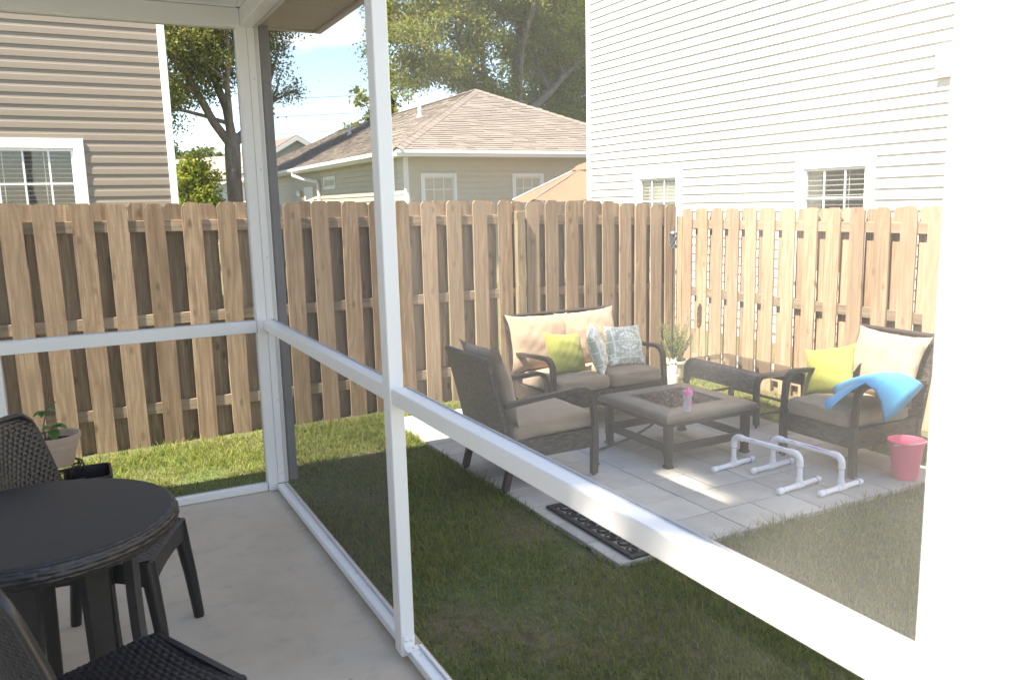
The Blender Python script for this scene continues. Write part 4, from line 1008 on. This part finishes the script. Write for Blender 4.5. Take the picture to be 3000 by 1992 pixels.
# ------------------------------------------------------------------ glass-topped wicker side table
st = thing('wicker_side_table', 'brown wicker side table with rolled edge and glass top', 'side table', (3.82, 0.06, G+0.012))
m_wroll = wicker('brown_wicker_roll', (0.075, 0.058, 0.05), (0.20, 0.16, 0.135), ((0, 1, 0), (1, 0, 1)), width=0.024, height=0.010)
hx, hy = 0.255, 0.43
for sg in (-1, 1):
    pth = [(sg*(hx-0.110), 0.398)]+[(sg*(hx-0.065+0.063*math.sin(a)), 0.335+0.063*math.cos(a)) for a in np.linspace(-0.3, PI/2, 10)]+[(sg*(hx-.002), 0.275)]
    MB().sweep(pth, -hy+0.0455, hy-0.0455, 0.026).build('rolled_edge', m_wroll, st, True, ang=50)
    for s2 in (-1, 1):
        y0, y1 = (hy-0.045, hy) if s2 > 0 else (-hy, -hy+0.045)
        pth2 = [(0.0, 0.399), (sg*(hx-0.085), 0.399)]+[(sg*(hx-0.065+0.065*math.sin(a)), 0.335+0.065*math.cos(a)) for a in np.linspace(0.2, PI/2, 7)]+[(sg*(hx+.003), 0.2), (sg*(hx-.005), 0.02)]
        MB().sweep(pth2, y0, y1, 0.030).build('leg', m_wick_arm, st, True, ang=50)
        MB().lathe([(0.012, 0.0), (0.008, 0.02)], 8, (sg*(hx-.005), (y0+y1)/2, 0)).build('foot', m_foot, st)
    part('stretcher', m_wick_leg, st, (sg*hx-.009, sg*hx+.009, -hy+.046, hy-.046, 0.09, 0.112))
for s2 in (-1, 1): part('stretcher', m_wick_leg, st, (-hx+.01, hx-.01, s2*(hy-.022)-.009, s2*(hy-.022)+.009, 0.0905, 0.1115))
part('glass_top', m_tglass, st, (-hx+0.070, hx-0.070, -hy+0.040, hy-0.040, 0.4145, 0.4195), bev=0.001)

# ------------------------------------------------------------------ PVC parallel bars
m_pvc = plain('white_pvc', (0.78, 0.78, 0.80), 0.3, 0.02, 4, 200, 0.03)
m_purple = plain('purple_primer', (0.30, 0.24, 0.62), 0.5, 0.2)
def para(label, loc, rz, streak):
    t = thing('parallette_bar', label, 'exercise bar', loc, rz, 'PVC parallel bars')
    r = 0.0165; R2 = 0.021; ln = 0.26; hf = 0.205; hz = 0.215
    arcp = [(0, ln-0.035*math.cos(a)*0-0.045+0.045*math.sin(a), hz-0.045+0.045*math.cos(a)) for a in np.linspace(0, PI/2, 7)]
    MB().tube([(0, -ln+0.05, hz), (0, ln-0.05, hz)], r, 14).build('grip', m_pvc, t, True)
    for sg in (-1, 1):
        el = [(0, sg*(ln-0.075), hz)]+[(0, sg*(ln-0.045+0.045*math.sin(a)), hz-0.045+0.045*math.cos(a)) for a in np.linspace(0, PI/2, 8)]+[(0, sg*ln, hz-0.075)]
        e = MB().tube(el, R2, 14).build('elbow', m_pvc, t, True)
        MB().lathe([(R2*1.01, 0), (R2*1.01, 0.003)], 14, (0, sg*ln, hz-0.0775)).build('primer_ring', m_purple, e)
        MB().tube([(0, sg*ln, 0.03), (0, sg*ln, hz-0.06)], r, 14).build('upright', m_pvc, t, True)
        MB().tube([(0, sg*ln, R2), (0, sg*ln, 0.065)], R2, 14).build('tee', m_pvc, t, True)
        MB().tube([(-0.038, sg*ln, R2), (0.038, sg*ln, R2)], R2, 14).build('tee', m_pvc, t, True)
        f = MB().tube([(-hf+.02, sg*ln, R2), (hf-.02, sg*ln, R2)], r, 14).build('foot_pipe', m_pvc, t, True)
        for s2 in (-1, 1):
            MB().tube([(s2*(hf-.045), sg*ln, R2), (s2*(hf-.018), sg*ln, R2), (s2*(hf-.006), sg*ln, R2), (s2*hf, sg*ln, R2)], [R2, R2, R2*.8, R2*.3], 14).build('end_cap', m_pvc, t, True)
            MB().tube([(s2*(hf-.0475), sg*ln, R2), (s2*(hf-.0455), sg*ln, R2)], R2*1.012, 14).build('primer_ring', m_purple, f)
    for (y0, y1, w_) in streak:
        MB().tube([(-r*.75, y0, hz+r*.70), (-r*.75, (y0+y1)/2, hz+r*.74), (-r*.75, y1, hz+r*.70)], [.0008, w_, .0008], 6).build('primer_streak', m_purple, t)
    return t
para('white PVC parallette bar nearest the fire pit', (2.81, -1.20, G), 0.10, [(0.07, 0.12, .003), (-0.15, -0.10, .003)])
para('white PVC parallette bar with a long purple streak beside the armchair', (2.995, -1.36, G), 0.07, [(-0.19, 0.03, .005), (0.07, 0.13, .003)])

# ------------------------------------------------------------------ pink bucket
bk = thing('plastic_bucket', 'coral pink plastic bucket at the patio corner by the armchair', 'bucket', (3.545, -1.66, G))
m_coral = plain('coral_plastic', (0.86, 0.16, 0.26), 0.4, 0.03, 3, 100, 0.05)
MB().lathe([(0.001, 0.004), (0.070, 0.0), (0.076, 0.006), (0.098, 0.19), (0.100, 0.195), (0.108, 0.235), (0.116, 0.236), (0.117, 0.246), (0.110, 0.248), (0.104, 0.235), (0.094, 0.19), (0.070, 0.012), (0.001, 0.010)], 36).build('body', m_coral, bk, True)
MB().tube([(0.113*math.cos(a), 0.113*math.sin(a), 0.228-0.028*math.sin(a/1.0)*0.9) for a in np.linspace(PI, 2*PI, 16)], 0.003, 6).build('handle', m_trim, bk, True)

# ------------------------------------------------------------------ rubber door mat with scroll rings
mat_ = thing('door_mat', 'black openwork rubber door mat on the patio edge', 'door mat', (1.34, -1.35, G+0.002))
m_rub = plain('black_rubber', (0.018, 0.016, 0.015), 0.6, 0.2, 12)
mw, ml = 0.46, 0.42
part('border', m_rub, mat_, (0, mw, -ml, -ml+0.035, 0, 0.014), (0, mw, ml-0.035, ml, 0, 0.014), (0, 0.035, -ml+.0352, ml-.0352, 0, 0.014), (mw-0.035, mw, -ml+.0352, ml-.0352, 0, 0.014), bev=0.004)
for i in range(4):
    for j in range(8):
        cx, cy = 0.035+(i+.5)*(mw-.07)/4, -ml+0.035+(j+.5)*(2*ml-.07)/8; r_ = 0.043 if (i+j) % 2 == 0 else 0.030
        MB().tube([(cx+r_*math.cos(a), cy+r_*math.sin(a), 0.007) for a in np.linspace(0, 2*PI, 13)], 0.0065, 6, False).build('ring', m_rub, mat_, True)
        if (i+j) % 2 == 0: MB().tube([(cx+.016*math.cos(a), cy+.016*math.sin(a), 0.007) for a in np.linspace(0, 2*PI, 9)], 0.0055, 6, False).build('ring', m_rub, mat_, True)
for i in range(1, 4):
    x = 0.035+i*(mw-.07)/4
    MB().tube([(x+.016*math.sin(q*1.1), q*0.02, 0.006) for q in range(-19, 20)], 0.006, 6).build('scroll', m_rub, mat_, True)

# ------------------------------------------------------------------ garden torch, rosemary pot, owl
to = thing('garden_torch', 'slim black garden torch with lattice metal head at the fence corner', 'torch', (4.22, 1.47, G))
m_pew = plain('pewter', (0.16, 0.17, 0.18), 0.45, 0.1, metal=0.6)
MB().tube([(0, 0, 0), (0, 0, 1.31)], 0.007, 8).build('pole', plain('black_pole', (0.03, 0.03, 0.03), 0.4), to)
b = MB(); b.lathe([(0.034, 1.30), (0.034, 1.31), (0.028, 1.312)], 16); b.lathe([(0.036, 1.435), (0.036, 1.443), (0.020, 1.462), (0.011, 1.465), (0.011, 1.495), (0.0, 1.50)], 16); b.build('cap', m_pew, to, True)
MB().lathe([(0.024, 1.31), (0.024, 1.436)], 14).build('canister', plain('torch_can', (0.09, 0.095, 0.10), 0.5, metal=0.4), to, True)
for sg in (-1, 1):
    for k in range(6):
        a0 = 2*PI*k/6
        MB().tube([(0.033*math.cos(a0+sg*q*1.9), 0.033*math.sin(a0+sg*q*1.9), 1.31+0.127*q) for q in np.linspace(0, 1, 10)], 0.0028, 5).build('lattice_wire', m_pew, to)
rp = thing('rosemary_pot', 'feathery rosemary bush in a cream pot at the fence corner', 'potted plant', (4.30, 1.52, G))
MB().lathe([(0.001, 0), (0.10, 0), (0.125, 0.15), (0.135, 0.152), (0.135, 0.175), (0.12, 0.175), (0.11, 0.15), (0.001, 0.15)], 24).build('pot', plain('cream_ceramic', (0.55, 0.50, 0.40), 0.5), rp, True)
b = MB(); lv = []
for k in range(34):
    a = random.uniform(0, 2*PI); sp = random.uniform(.1, .75); hh = random.uniform(.28, .50); p0 = Vector((random.uniform(-.05, .05), random.uniform(-.05, .05), .15)); pts = []
    for i in range(7):
        q = i/6; p = p0+Vector((math.cos(a)*sp*hh*q*.75, math.sin(a)*sp*hh*q*.75, hh*q*(1-.15*q*sp))); pts.append(p)
        for z in range(22):
            pp = p0.lerp(p, random.uniform(.55, 1)); d_ = Vector((random.uniform(-1, 1), random.uniform(-1, 1), random.uniform(.1, 1))).normalized()*random.uniform(.016, .026); sdv = d_.cross(Vector((random.uniform(-1, 1), random.uniform(-1, 1), .3))).normalized()*0.0028
            lv.append([pp-sdv, pp+sdv, pp+d_+sdv*.5, pp+d_-sdv*.5])
    b.tube(pts, [.004*(1-.7*i/6) for i in range(7)], 5)
b.build('stem', m_bark, rp)
quads('foliage', np.array([[tuple(q) for q in f] for f in lv]), leafmat('rosemary_leaf', [(0.13, 0.19, 0.06), (0.22, 0.28, 0.10), (0.28, 0.32, 0.13)], 0.3), rp)
ow = thing('owl_ornament', 'small white owl lantern standing in front of the rosemary', 'ornament', (4.02, 1.20, G))
m_owl = plain('white_ceramic', (0.75, 0.73, 0.69), 0.35, 0.05, 8, 40, 0.5, 0.006)
MB().lathe([(0.001, 0.0), (0.052, 0.0), (0.055, 0.01), (0.055, 0.105), (0.050, 0.11), (0.001, 0.11)], 20).build('stand', plain('cream_tin', (0.62, 0.58, 0.48), 0.5), ow, True)
MB().lathe([(0.001, 0.111), (0.034, 0.112), (0.041, 0.14), (0.042, 0.175), (0.036, 0.20), (0.038, 0.22), (0.033, 0.242), (0.015, 0.255), (0.001, 0.256)], 22).build('body', m_owl, ow, True)
for sg in (-1, 1):
    a = -2.2+sg*0.42
    MB().lathe([(0.012, 0), (0.011, .004), (0.0, .005)], 12).build('eye', m_pew, ow, True, (0.034*math.cos(a), 0.034*math.sin(a), 0.222), (0, PI/2, a))
    MB().tube([(sg*.018, 0, .245), (sg*.026, 0, .272)], [.010, .002], 8).build('ear', m_owl, ow, True)
MB().tube([(0.036*math.cos(-2.2), 0.036*math.sin(-2.2), .213), (0.048*math.cos(-2.2), 0.048*math.sin(-2.2), .203)], [.006, .001], 8).build('beak', m_owl, ow, True)

# ------------------------------------------------------------------ black rattan-effect bistro set on the porch
m_rat = plain('black_resin', (0.022, 0.020, 0.020), 0.36, 0.15, 20, 250, 0.25, 0.001)
m_ratl = plain('black_resin_leg', (0.020, 0.019, 0.019), 0.35, 0.15, 20, 250, 0.2, 0.001, stretch=(1, 1, 6))
def weave_h(a, b_, la, lb):
    """woven bumps: long cells la x lb, alternate rows shifted by half a cell"""
    row = math.floor(b_/lb); fa = (a/la+(0.5 if row % 2 else 0)) % 1.0; fb = (b_/lb) % 1.0
    return (max(0, math.sin(PI*fa))**0.45)*(max(0, math.sin(PI*fb))**0.6), fa, fb
tb = thing('round_table', 'round black resin bistro table with a woven rim on the porch', 'table', (-1.15, -1.985, 0))
TH = 0.72; TR = 0.412
MB().lathe([(0.001, TH-0.02), (TR-0.012, TH-0.02), (TR-0.008, TH-0.006), (TR-0.014, TH-0.0005), (TR-0.02, TH), (0.001, TH)], 96).build('top', plain('black_table_top', (0.030, 0.028, 0.027), 0.55, 0.10, 30, 400, 0.25, 0.001), tb, True)
b = MB(); nA, nB = 600, 42; vs = []
for i in range(nA):
    a = 2*PI*i/nA
    for j in range(nB+1):
        q = j/nB; an = -0.40*PI+q*0.86*PI; r = TR-0.022+0.024*math.cos(an); z = TH-0.036+0.033*math.sin(an)
        hgt, fa, fb = weave_h(i/nA*2*PI*TR, q*0.080, 0.066, 0.0135)
        o2 = 0.0045*hgt; r += o2*math.cos(an); z += o2*math.sin(an)
        vs.append((r*math.cos(a), r*math.sin(a), z))
b.add(vs, [(i*(nB+1)+j, ((i+1) % nA)*(nB+1)+j, ((i+1) % nA)*(nB+1)+j+1, i*(nB+1)+j+1) for i in range(nA) for j in range(nB)])
b.build('rim', m_rat, tb, True, ang=60)
part('cross_brace', m_rat, tb, (-0.30, 0.30, -0.025, 0.025, TH-0.055, TH-0.021), (-0.025, 0.025, -0.30, -0.0255, TH-0.055, TH-0.021), (-0.025, 0.025, 0.0255, 0.30, TH-0.055, TH-0.021))
for k, a in enumerate((-0.32, -1.0, -1.75, 0.9, 2.2, 3.3)):
    dx, dy = math.cos(a), math.sin(a)
    # broad flat tapering board legs, splayed inward toward the foot then out
    b = MB(); n_ = 6
    tx, ty = -dy, dx; sec = []
    for i in range(n_+1):
        q = i/n_; z = (TH-0.045)*(1-q); r = 0.27-0.03*q+0.055*q*q; wd = 0.045-0.012*q; th = 0.013
        sec.append([(dx*(r+s_*th)+tx*t_*wd, dy*(r+s_*th)+ty*t_*wd, z) for s_, t_ in ((-1, -1), (1, -.86), (1, .86), (-1, 1))])
    vs = [p for s_ in sec for p in s_]; fs = [(i*4+j, i*4+(j+1) % 4, (i+1)*4+(j+1) % 4, (i+1)*4+j) for i in range(n_) for j in range(4)]+[(0, 1, 2, 3), tuple(n_*4+j for j in range(4))[::-1]]
    b.add(vs, fs); b.build('leg', m_ratl, tb)
MB().tube([(0, 0, TH-0.05), (0, 0, 0.12)], [0.03, 0.02], 12).build('centre_pole', m_ratl, tb, True)
def bistro_chair(label, loc, rz):
    """local +x is the chair's front"""
    t = thing('resin_chair', label, 'chair', loc, rz, 'black resin porch chairs')
    hw, hd, sz = 0.225, 0.215, 0.435
    # woven seat
    b = MB(); na, nb = 90, 96; vs = []
    def seat_pt(u, v):
        x = u*hd*(1-0.0); yv = v*(hw-0.02*(1-u)*0.5); z = sz-0.018*(1-v*v)*(1-u*u*.3)
        rc = (abs(u)**8+abs(v)**8)**(1/8)
        k_ = 1.0 if rc < 1 else 1/rc
        return x*k_, yv*k_, z
    for i in range(na+1):
        for j in range(nb+1):
            u, v = 2*i/na-1, 2*j/nb-1; x, y_, z = seat_pt(u, v); h_, fa, fb = weave_h(v*hw+5, u*hd+5, 0.036, 0.0165)
            vs.append((x, y_, z+0.0055*h_))
    b.add(vs, [(i*(nb+1)+j, i*(nb+1)+j+1, (i+1)*(nb+1)+j+1, (i+1)*(nb+1)+j) for i in range(na) for j in range(nb)])
    b.build('seat', m_rat, t, True, ang=70)
    # apron with an arched underside at the front and sides
    def apron(p, q, name):
        p, q = Vector(p), Vector(q); n_ = 12; v2 = []; nrm = (q-p).cross(Vector((0, 0, 1))).normalized()*0.009
        for i in range(n_+1):
            s_ = i/n_; c = p.lerp(q, s_); arch = 0.030*(1-abs(2*s_-1)**2.4)
            for off in (nrm, -nrm): v2 += [c+off+Vector((0, 0, sz-0.001)), c+off+Vector((0, 0, sz-0.095+arch))]
        f2 = []
        for i in range(n_):
            a_ = i*4; e_ = a_+4; f2 += [(a_, e_, e_+1, a_+1), (a_+2, a_+3, e_+3, e_+2), (a_, a_+2, e_+2, e_), (a_+1, e_+1, e_+3, a_+3)]
        f2 += [(0, 1, 3, 2), (n_*4, n_*4+2, n_*4+3, n_*4+1)]
        MB().add(v2, f2).build(name, m_rat, t)
    apron((hd-.006, -hw+.012, 0), (hd-.006, hw-.012, 0), 'front_apron'); apron((-hd+.01, -hw+.022, 0), (hd-.02, -hw+.010, 0), 'side_apron'); apron((-hd+.01, hw-.022, 0), (hd-.02, hw-.010, 0), 'side_apron')
    for sx_ in (-1, 1):
        for sy_ in (-1, 1):
            x0, y0 = sx_*(hd-.022), sy_*(hw-.028)
            ex_ = 0.045 if sx_ > 0 else -0.06
            MB().tube([(x0, y0, sz-0.004), (x0+ex_*.25, y0+sy_*.004, sz-.11), (x0+ex_*.6, y0+sy_*.012, .2), (x0+ex_, y0+sy_*.02, .012), (x0+ex_, y0+sy_*.02, 0)], [.029, .028, .025, .0215, .020], 14).build('leg', m_ratl, t, True)
    # woven backrest with rounded shoulders
    b = MB(); na, nb = 90, 84; vs = []; ids = {}
    BH = 0.465
    def shoulder(q): return 1.0 if q < .84 else 0.76+0.24*math.sqrt(max(0.0, 1-((q-.84)/.16)**2))
    def back_pt(q, v):
        ww = 0.222-0.012*q
        z = sz+0.01+BH*q; x = -hd+0.005-0.105*q-0.03*q*q-0.055*(1-v*v)*(0.35+q)*.6
        return x, v*ww, z
    for i in range(na+1):
        for j in range(nb+1):
            q, v = i/na, 2*j/nb-1
            # rounded outline
            x, y_, z = back_pt(q, v); h_, fa, fb = weave_h(v*.215+5, q*BH+5, 0.034, 0.0155)
            y_ *= shoulder(q)
            ids[(i, j)] = len(vs); vs.append((x+0.0055*h_, y_, z))
    fs = []
    for i in range(na):
        for j in range(nb):
            q, v = (i+.5)/na, 2*(j+.5)/nb-1; h_, fa, fb = weave_h(v*.215+5, q*BH+5, 0.034, 0.0155)
            if 0.1 < q < .9 and abs(v) < .88 and (fa < .11 or fa > .89) and .15 < fb < .85: continue
            fs.append((ids[(i, j)], ids[(i, j+1)], ids[(i+1, j+1)], ids[(i+1, j)]))
    b.add(vs, fs); o = b.build('backrest', m_rat, t, True, ang=70)
    md = o.modifiers.new('thick', 'SOLIDIFY'); md.thickness = 0.007; md.offset = -1
    pts = []
    for q in np.linspace(0, 1, 14):
        x, y_, z = back_pt(q, -1); pts.append((x, y_*shoulder(q), z))
    for v_ in np.linspace(-.9, .9, 7): x, y_, z = back_pt(1, v_); pts.append((x, y_*.76, z+0.002))
    for q in np.linspace(1, 0, 14):
        x, y_, z = back_pt(q, 1); pts.append((x, y_*shoulder(q), z))
    MB().tube(pts, 0.0125, 10).build('back_frame', m_rat, t, True)
    return t
bistro_chair('black woven resin chair pushed under the far side of the round table', (-0.945, -1.545, 0), math.atan2(-.37, .93))
bistro_chair('black woven resin chair cropped at the bottom left foreground', (-0.955, -2.66, 0), math.atan2(.425, .905))

# ------------------------------------------------------------------ potted plant on its stand, bin, toy
stand = thing('plant_stand', 'black wrought iron plant stand with scrolls behind the table', 'plant stand', (-1.135, -0.30, 0))
m_iron = plain('black_iron', (0.015, 0.015, 0.016), 0.45, 0.1)
for z, r in ((0.43, 0.115), (0.36, 0.125)): MB().tube([(r*math.cos(a), r*math.sin(a), z) for a in np.linspace(0, 2*PI, 33)], 0.006, 6, False).build('ring', m_iron, stand, True)
for k in range(4):
    a = 2*PI*k/4+.6
    MB().tube([(.117*math.cos(a), .117*math.sin(a), .43), (.125*math.cos(a), .125*math.sin(a), .36), (.105*math.cos(a), .105*math.sin(a), .2), (.135*math.cos(a), .135*math.sin(a), .0)], 0.006, 6).build('leg', m_iron, stand, True)
    for s_ in (-1, 1):
        a2 = a+.4*s_; c = (.121*math.cos(a2), .121*math.sin(a2), .395)
        MB().tube([(c[0]-math.sin(a2)*s_*(.028-.003*i)*math.cos(i*.8)*.8, c[1]+math.cos(a2)*s_*(.028-.003*i)*math.cos(i*.8)*.8, c[2]+(.028-.003*i)*math.sin(i*.8)) for i in range(9)], 0.0035, 5).build('scroll', m_iron, stand, True)
MB().tube([(-.11, 0, .425), (.11, 0, .425)], .005, 6).build('cross_bar', m_iron, stand); MB().tube([(0, -.11, .4249), (0, .11, .4249)], .005, 6).build('cross_bar', m_iron, stand)
POTS = 0.88
pot = thing('flower_pot', 'beige terracotta-style flower pot on the iron stand', 'flower pot', (-1.135, -0.30, 0.432)); pot.scale = (POTS, POTS, POTS)
MB().lathe([(0.001, 0), (0.090, 0), (0.116, 0.105), (0.122, 0.107), (0.126, 0.145), (0.137, 0.148), (0.140, 0.178), (0.132, 0.180), (0.126, 0.15), (0.115, 0.14), (0.001, 0.138)], 40).build('body', plain('beige_clay', (0.46, 0.345, 0.265), 0.7, 0.06, 6), pot, True)
MB().lathe([(0.116, 0.139), (0.08, 0.148), (0.03, 0.145), (0.001, 0.15)], 24).build('soil', plain('potting_soil', (0.055, 0.032, 0.022), 0.95, 0.5, 60, 90, 1, 0.02), pot)
pl = thing('seedling_plant', 'small leafy green plant growing in the beige pot', 'plant', (-1.165, -0.31, 0.556))
b = MB().tube([(0, 0, 0), (-.012, 0, .07), (.008, 0, .15), (.028, 0, .23), (.034, 0, .28)], [.004, .0035, .003, .0022, .001], 6)
b.tube([(0, 0, .01), (.02, .01, .05), (.035, .01, .075)], [.003, .0025, .002], 5); b.tube([(.02, 0, .19), (.036, .0, .25)], [.0018, .001], 5); b.build('stem', plain('brown_stem', (0.16, 0.10, 0.06), 0.8), pl)
m_lf = plain('basil_green', (0.075, 0.17, 0.035), 0.5, 0.2, 20)
def leaf(c, d_, ln, wd):
    c = Vector(c); d_ = Vector(d_).normalized(); s_ = d_.cross(Vector((0, 0, 1))).normalized(); up = s_.cross(d_); vs = []; n_ = 6
    for i in range(n_+1):
        q = i/n_; hw = wd*math.sin(PI*min(1, q*.96+.02))**.7; p = c+d_*ln*q-up*0.25*ln*q*q
        vs += [p-s_*hw+up*hw*.35, p, p+s_*hw+up*hw*.35]
    MB().add(vs, [(i*3+j, i*3+j+1, i*3+j+4, i*3+j+3) for i in range(n_) for j in range(2)]).build('leaf', m_lf, pl, True, ang=80)
for c, d_, ln, wd in (((.035, .01, .075), (.7, -.6, .1), .075, .024), ((.035, .01, .075), (-.5, -.7, .2), .07, .024), ((.03, .01, .06), (.1, -.9, -.35), .075, .026), ((.03, .01, .075), (1, .3, .2), .06, .022), ((.0, 0, .16), (-.8, -.5, -.1), .055, .018), ((.0, 0, .16), (-.2, -.9, -.2), .05, .018), ((.0, 0, .165), (.8, -.4, .05), .055, .019), ((.03, 0, .19), (.9, .2, .3), .035, .012), ((.028, 0, .25), (-.6, -.4, .3), .02, .007), ((.034, 0, .26), (.8, -.3, .3), .02, .007), ((0.01, 0, .05), (-.9, -.2, -.1), .06, .022)): leaf(c, d_, ln, wd)
bn = thing('plastic_bin', 'black plastic tub with a rolled rim behind the round table', 'tub', (-1.0, -0.42, 0))
def rrect(hx_, hy_, r, z, n_=6):
    o = []
    for cx, cy, a0 in ((hx_-r, hy_-r, 0), (-hx_+r, hy_-r, PI/2), (-hx_+r, -hy_+r, PI), (hx_-r, -hy_+r, 1.5*PI)):
        for i in range(n_+1): a = a0+PI/2*i/n_; o.append((cx+r*math.cos(a), cy+r*math.sin(a), z))
    return o
rings = [rrect(.075, .10, .03, 0), rrect(.095, .12, .03, .385), rrect(.108, .133, .035, .387), rrect(.108, .133, .035, .405), rrect(.097, .122, .03, .405), rrect(.078, .10, .03, .20)]
n_ = len(rings[0]); vs = [p for r in rings for p in r]
MB().add(vs, [(k*n_+i, k*n_+(i+1) % n_, (k+1)*n_+(i+1) % n_, (k+1)*n_+i) for k in range(len(rings)-1) for i in range(n_)]+[tuple(range(n_))[::-1], tuple(5*n_+i for i in range(n_))]).build('body', m_rat, bn, True)
toy = thing('toy_ball', 'small multicoloured panelled toy ball under the table', 'ball', (-1.29, -1.05, 0.05))
cols = [(0.6, 0.04, 0.04), (0.75, 0.6, 0.05), (0.03, 0.20, 0.5), (0.75, 0.75, 0.72), (0.05, 0.3, 0.12), (0.75, 0.75, 0.72)]
for k in range(6):
    b = MB(); vs = []; na, nb = 6, 12
    for i in range(na+1):
        for j in range(nb+1):
            a = 2*PI*(k+i/na)/6; t_ = PI*(j+.02)/(nb+.04); vs.append((.05*math.sin(t_)*math.cos(a), .05*math.sin(t_)*math.sin(a), .05*math.cos(t_)))
    b.add(vs, [(i*(nb+1)+j, i*(nb+1)+j+1, (i+1)*(nb+1)+j+1, (i+1)*(nb+1)+j) for i in range(na) for j in range(nb)]); b.build('panel', plain('toy_colour', cols[k], 0.35, 0.03), toy, True)
toy.rotation_euler = (1.1, 0.3, 0.5)

# ------------------------------------------------------------------ grass
def grass():
    n = 430000
    x = rng.uniform(-3.2, 4.9, n); y = rng.uniform(-4.6, 2.1, n)
    pat = (x > PX+0.012) & (x < PX+NX*DX-0.01) & (y > PY+0.012) & (y < PY+NY*DY-0.01)
    slab = (x < 0.095) & (y < 0.09)
    nz1 = np.sin(x*2.1+1.3*np.sin(y*1.7))+np.sin(y*2.9+1.1*np.sin(x*2.3+1))+0.8*np.sin(x*5.3+y*4.1)+.5*np.sin(x*11-y*9)
    keepp = np.clip(0.90-0.26*np.clip(nz1-0.3, 0, 2), 0.34, 1)
    fd = (1.87+0.025*x)-y
    bare = np.clip((fd-0.03)/0.22, 0.06, 1)*np.clip((4.70-x-0.02)/0.25, 0.15, 1)
    under = np.where((x > 3.85) & (y > -.6), .55, 1)
    k = (~pat) & (~slab) & (rng.uniform(0, 1, n) < keepp*bare*under) & ~((y > 2.0))
    x, y, nz1 = x[k], y[k], nz1[k]; n = len(x)
    edge = (x > PX-0.05) & (x < PX+NX*DX+0.05) & (y > PY-0.06) & (y < PY+NY*DY+.05)
    tuft = np.sin(x*23+3*np.sin(y*19))*np.sin(y*27+2*np.sin(x*21))
    h = rng.uniform(.018, .054, n)*np.clip(1.0-.15*nz1, .6, 1.3)*np.where(edge, 1.3, 1)*(1+.35*tuft); a = rng.uniform(0, 2*PI, n); lean = rng.uniform(.2, 1.15, n)
    wd = rng.uniform(.0016, .0034, n); b = a+PI/2+rng.normal(0, .5, n)
    z0 = np.full(n, GZ-0.002)
    def P(q, side, ww):
        out = np.stack([x+np.cos(a)*h*lean*q*q+np.cos(b)*wd*ww*side, y+np.sin(a)*h*lean*q*q+np.sin(b)*wd*ww*side, z0+h*q*(1-.22*lean*q)], 1); return out
    q1 = np.stack([P(0, -1, 1), P(0, 1, 1), P(.55, 1, .85), P(.55, -1, .85)], 1)
    q2 = np.stack([P(.55, -1, .85), P(.55, 1, .85), P(1, 1, .12), P(1, -1, .12)], 1)
    V = np.concatenate([q1, q2], 1).reshape(n, 8, 3)
    verts = np.concatenate([V[:, :4], V[:, 6:8]], 1)          # share the middle edge so each blade is one island
    me = bpy.data.meshes.new('lawn_grass'); me.vertices.add(n*6); me.vertices.foreach_set('co', verts.reshape(-1).astype(np.float32))
    base = np.arange(n)[:, None]*6; idx = np.concatenate([base+np.array([[0, 1, 2, 3]]), base+np.array([[3, 2, 4, 5]])], 1).reshape(-1)
    me.loops.add(n*8); me.loops.foreach_set('vertex_index', idx.astype(np.int32)); me.polygons.add(n*2)
    me.polygons.foreach_set('loop_start', np.arange(0, n*8, 4, dtype=np.int32)); me.polygons.foreach_set('loop_total', np.full(n*2, 4, np.int32))
    me.materials.append(leafmat('grass_blade', [(0.17, 0.145, 0.06), (0.095, 0.145, 0.022), (0.13, 0.185, 0.027), (0.175, 0.225, 0.034), (0.23, 0.255, 0.045), (0.29, 0.25, 0.10)], 0.4, 0.6)); me.update(calc_edges=True)
    o = put('lawn_grass', me); o['label'] = 'short patchy green lawn grass'; stuff(o)
grass()
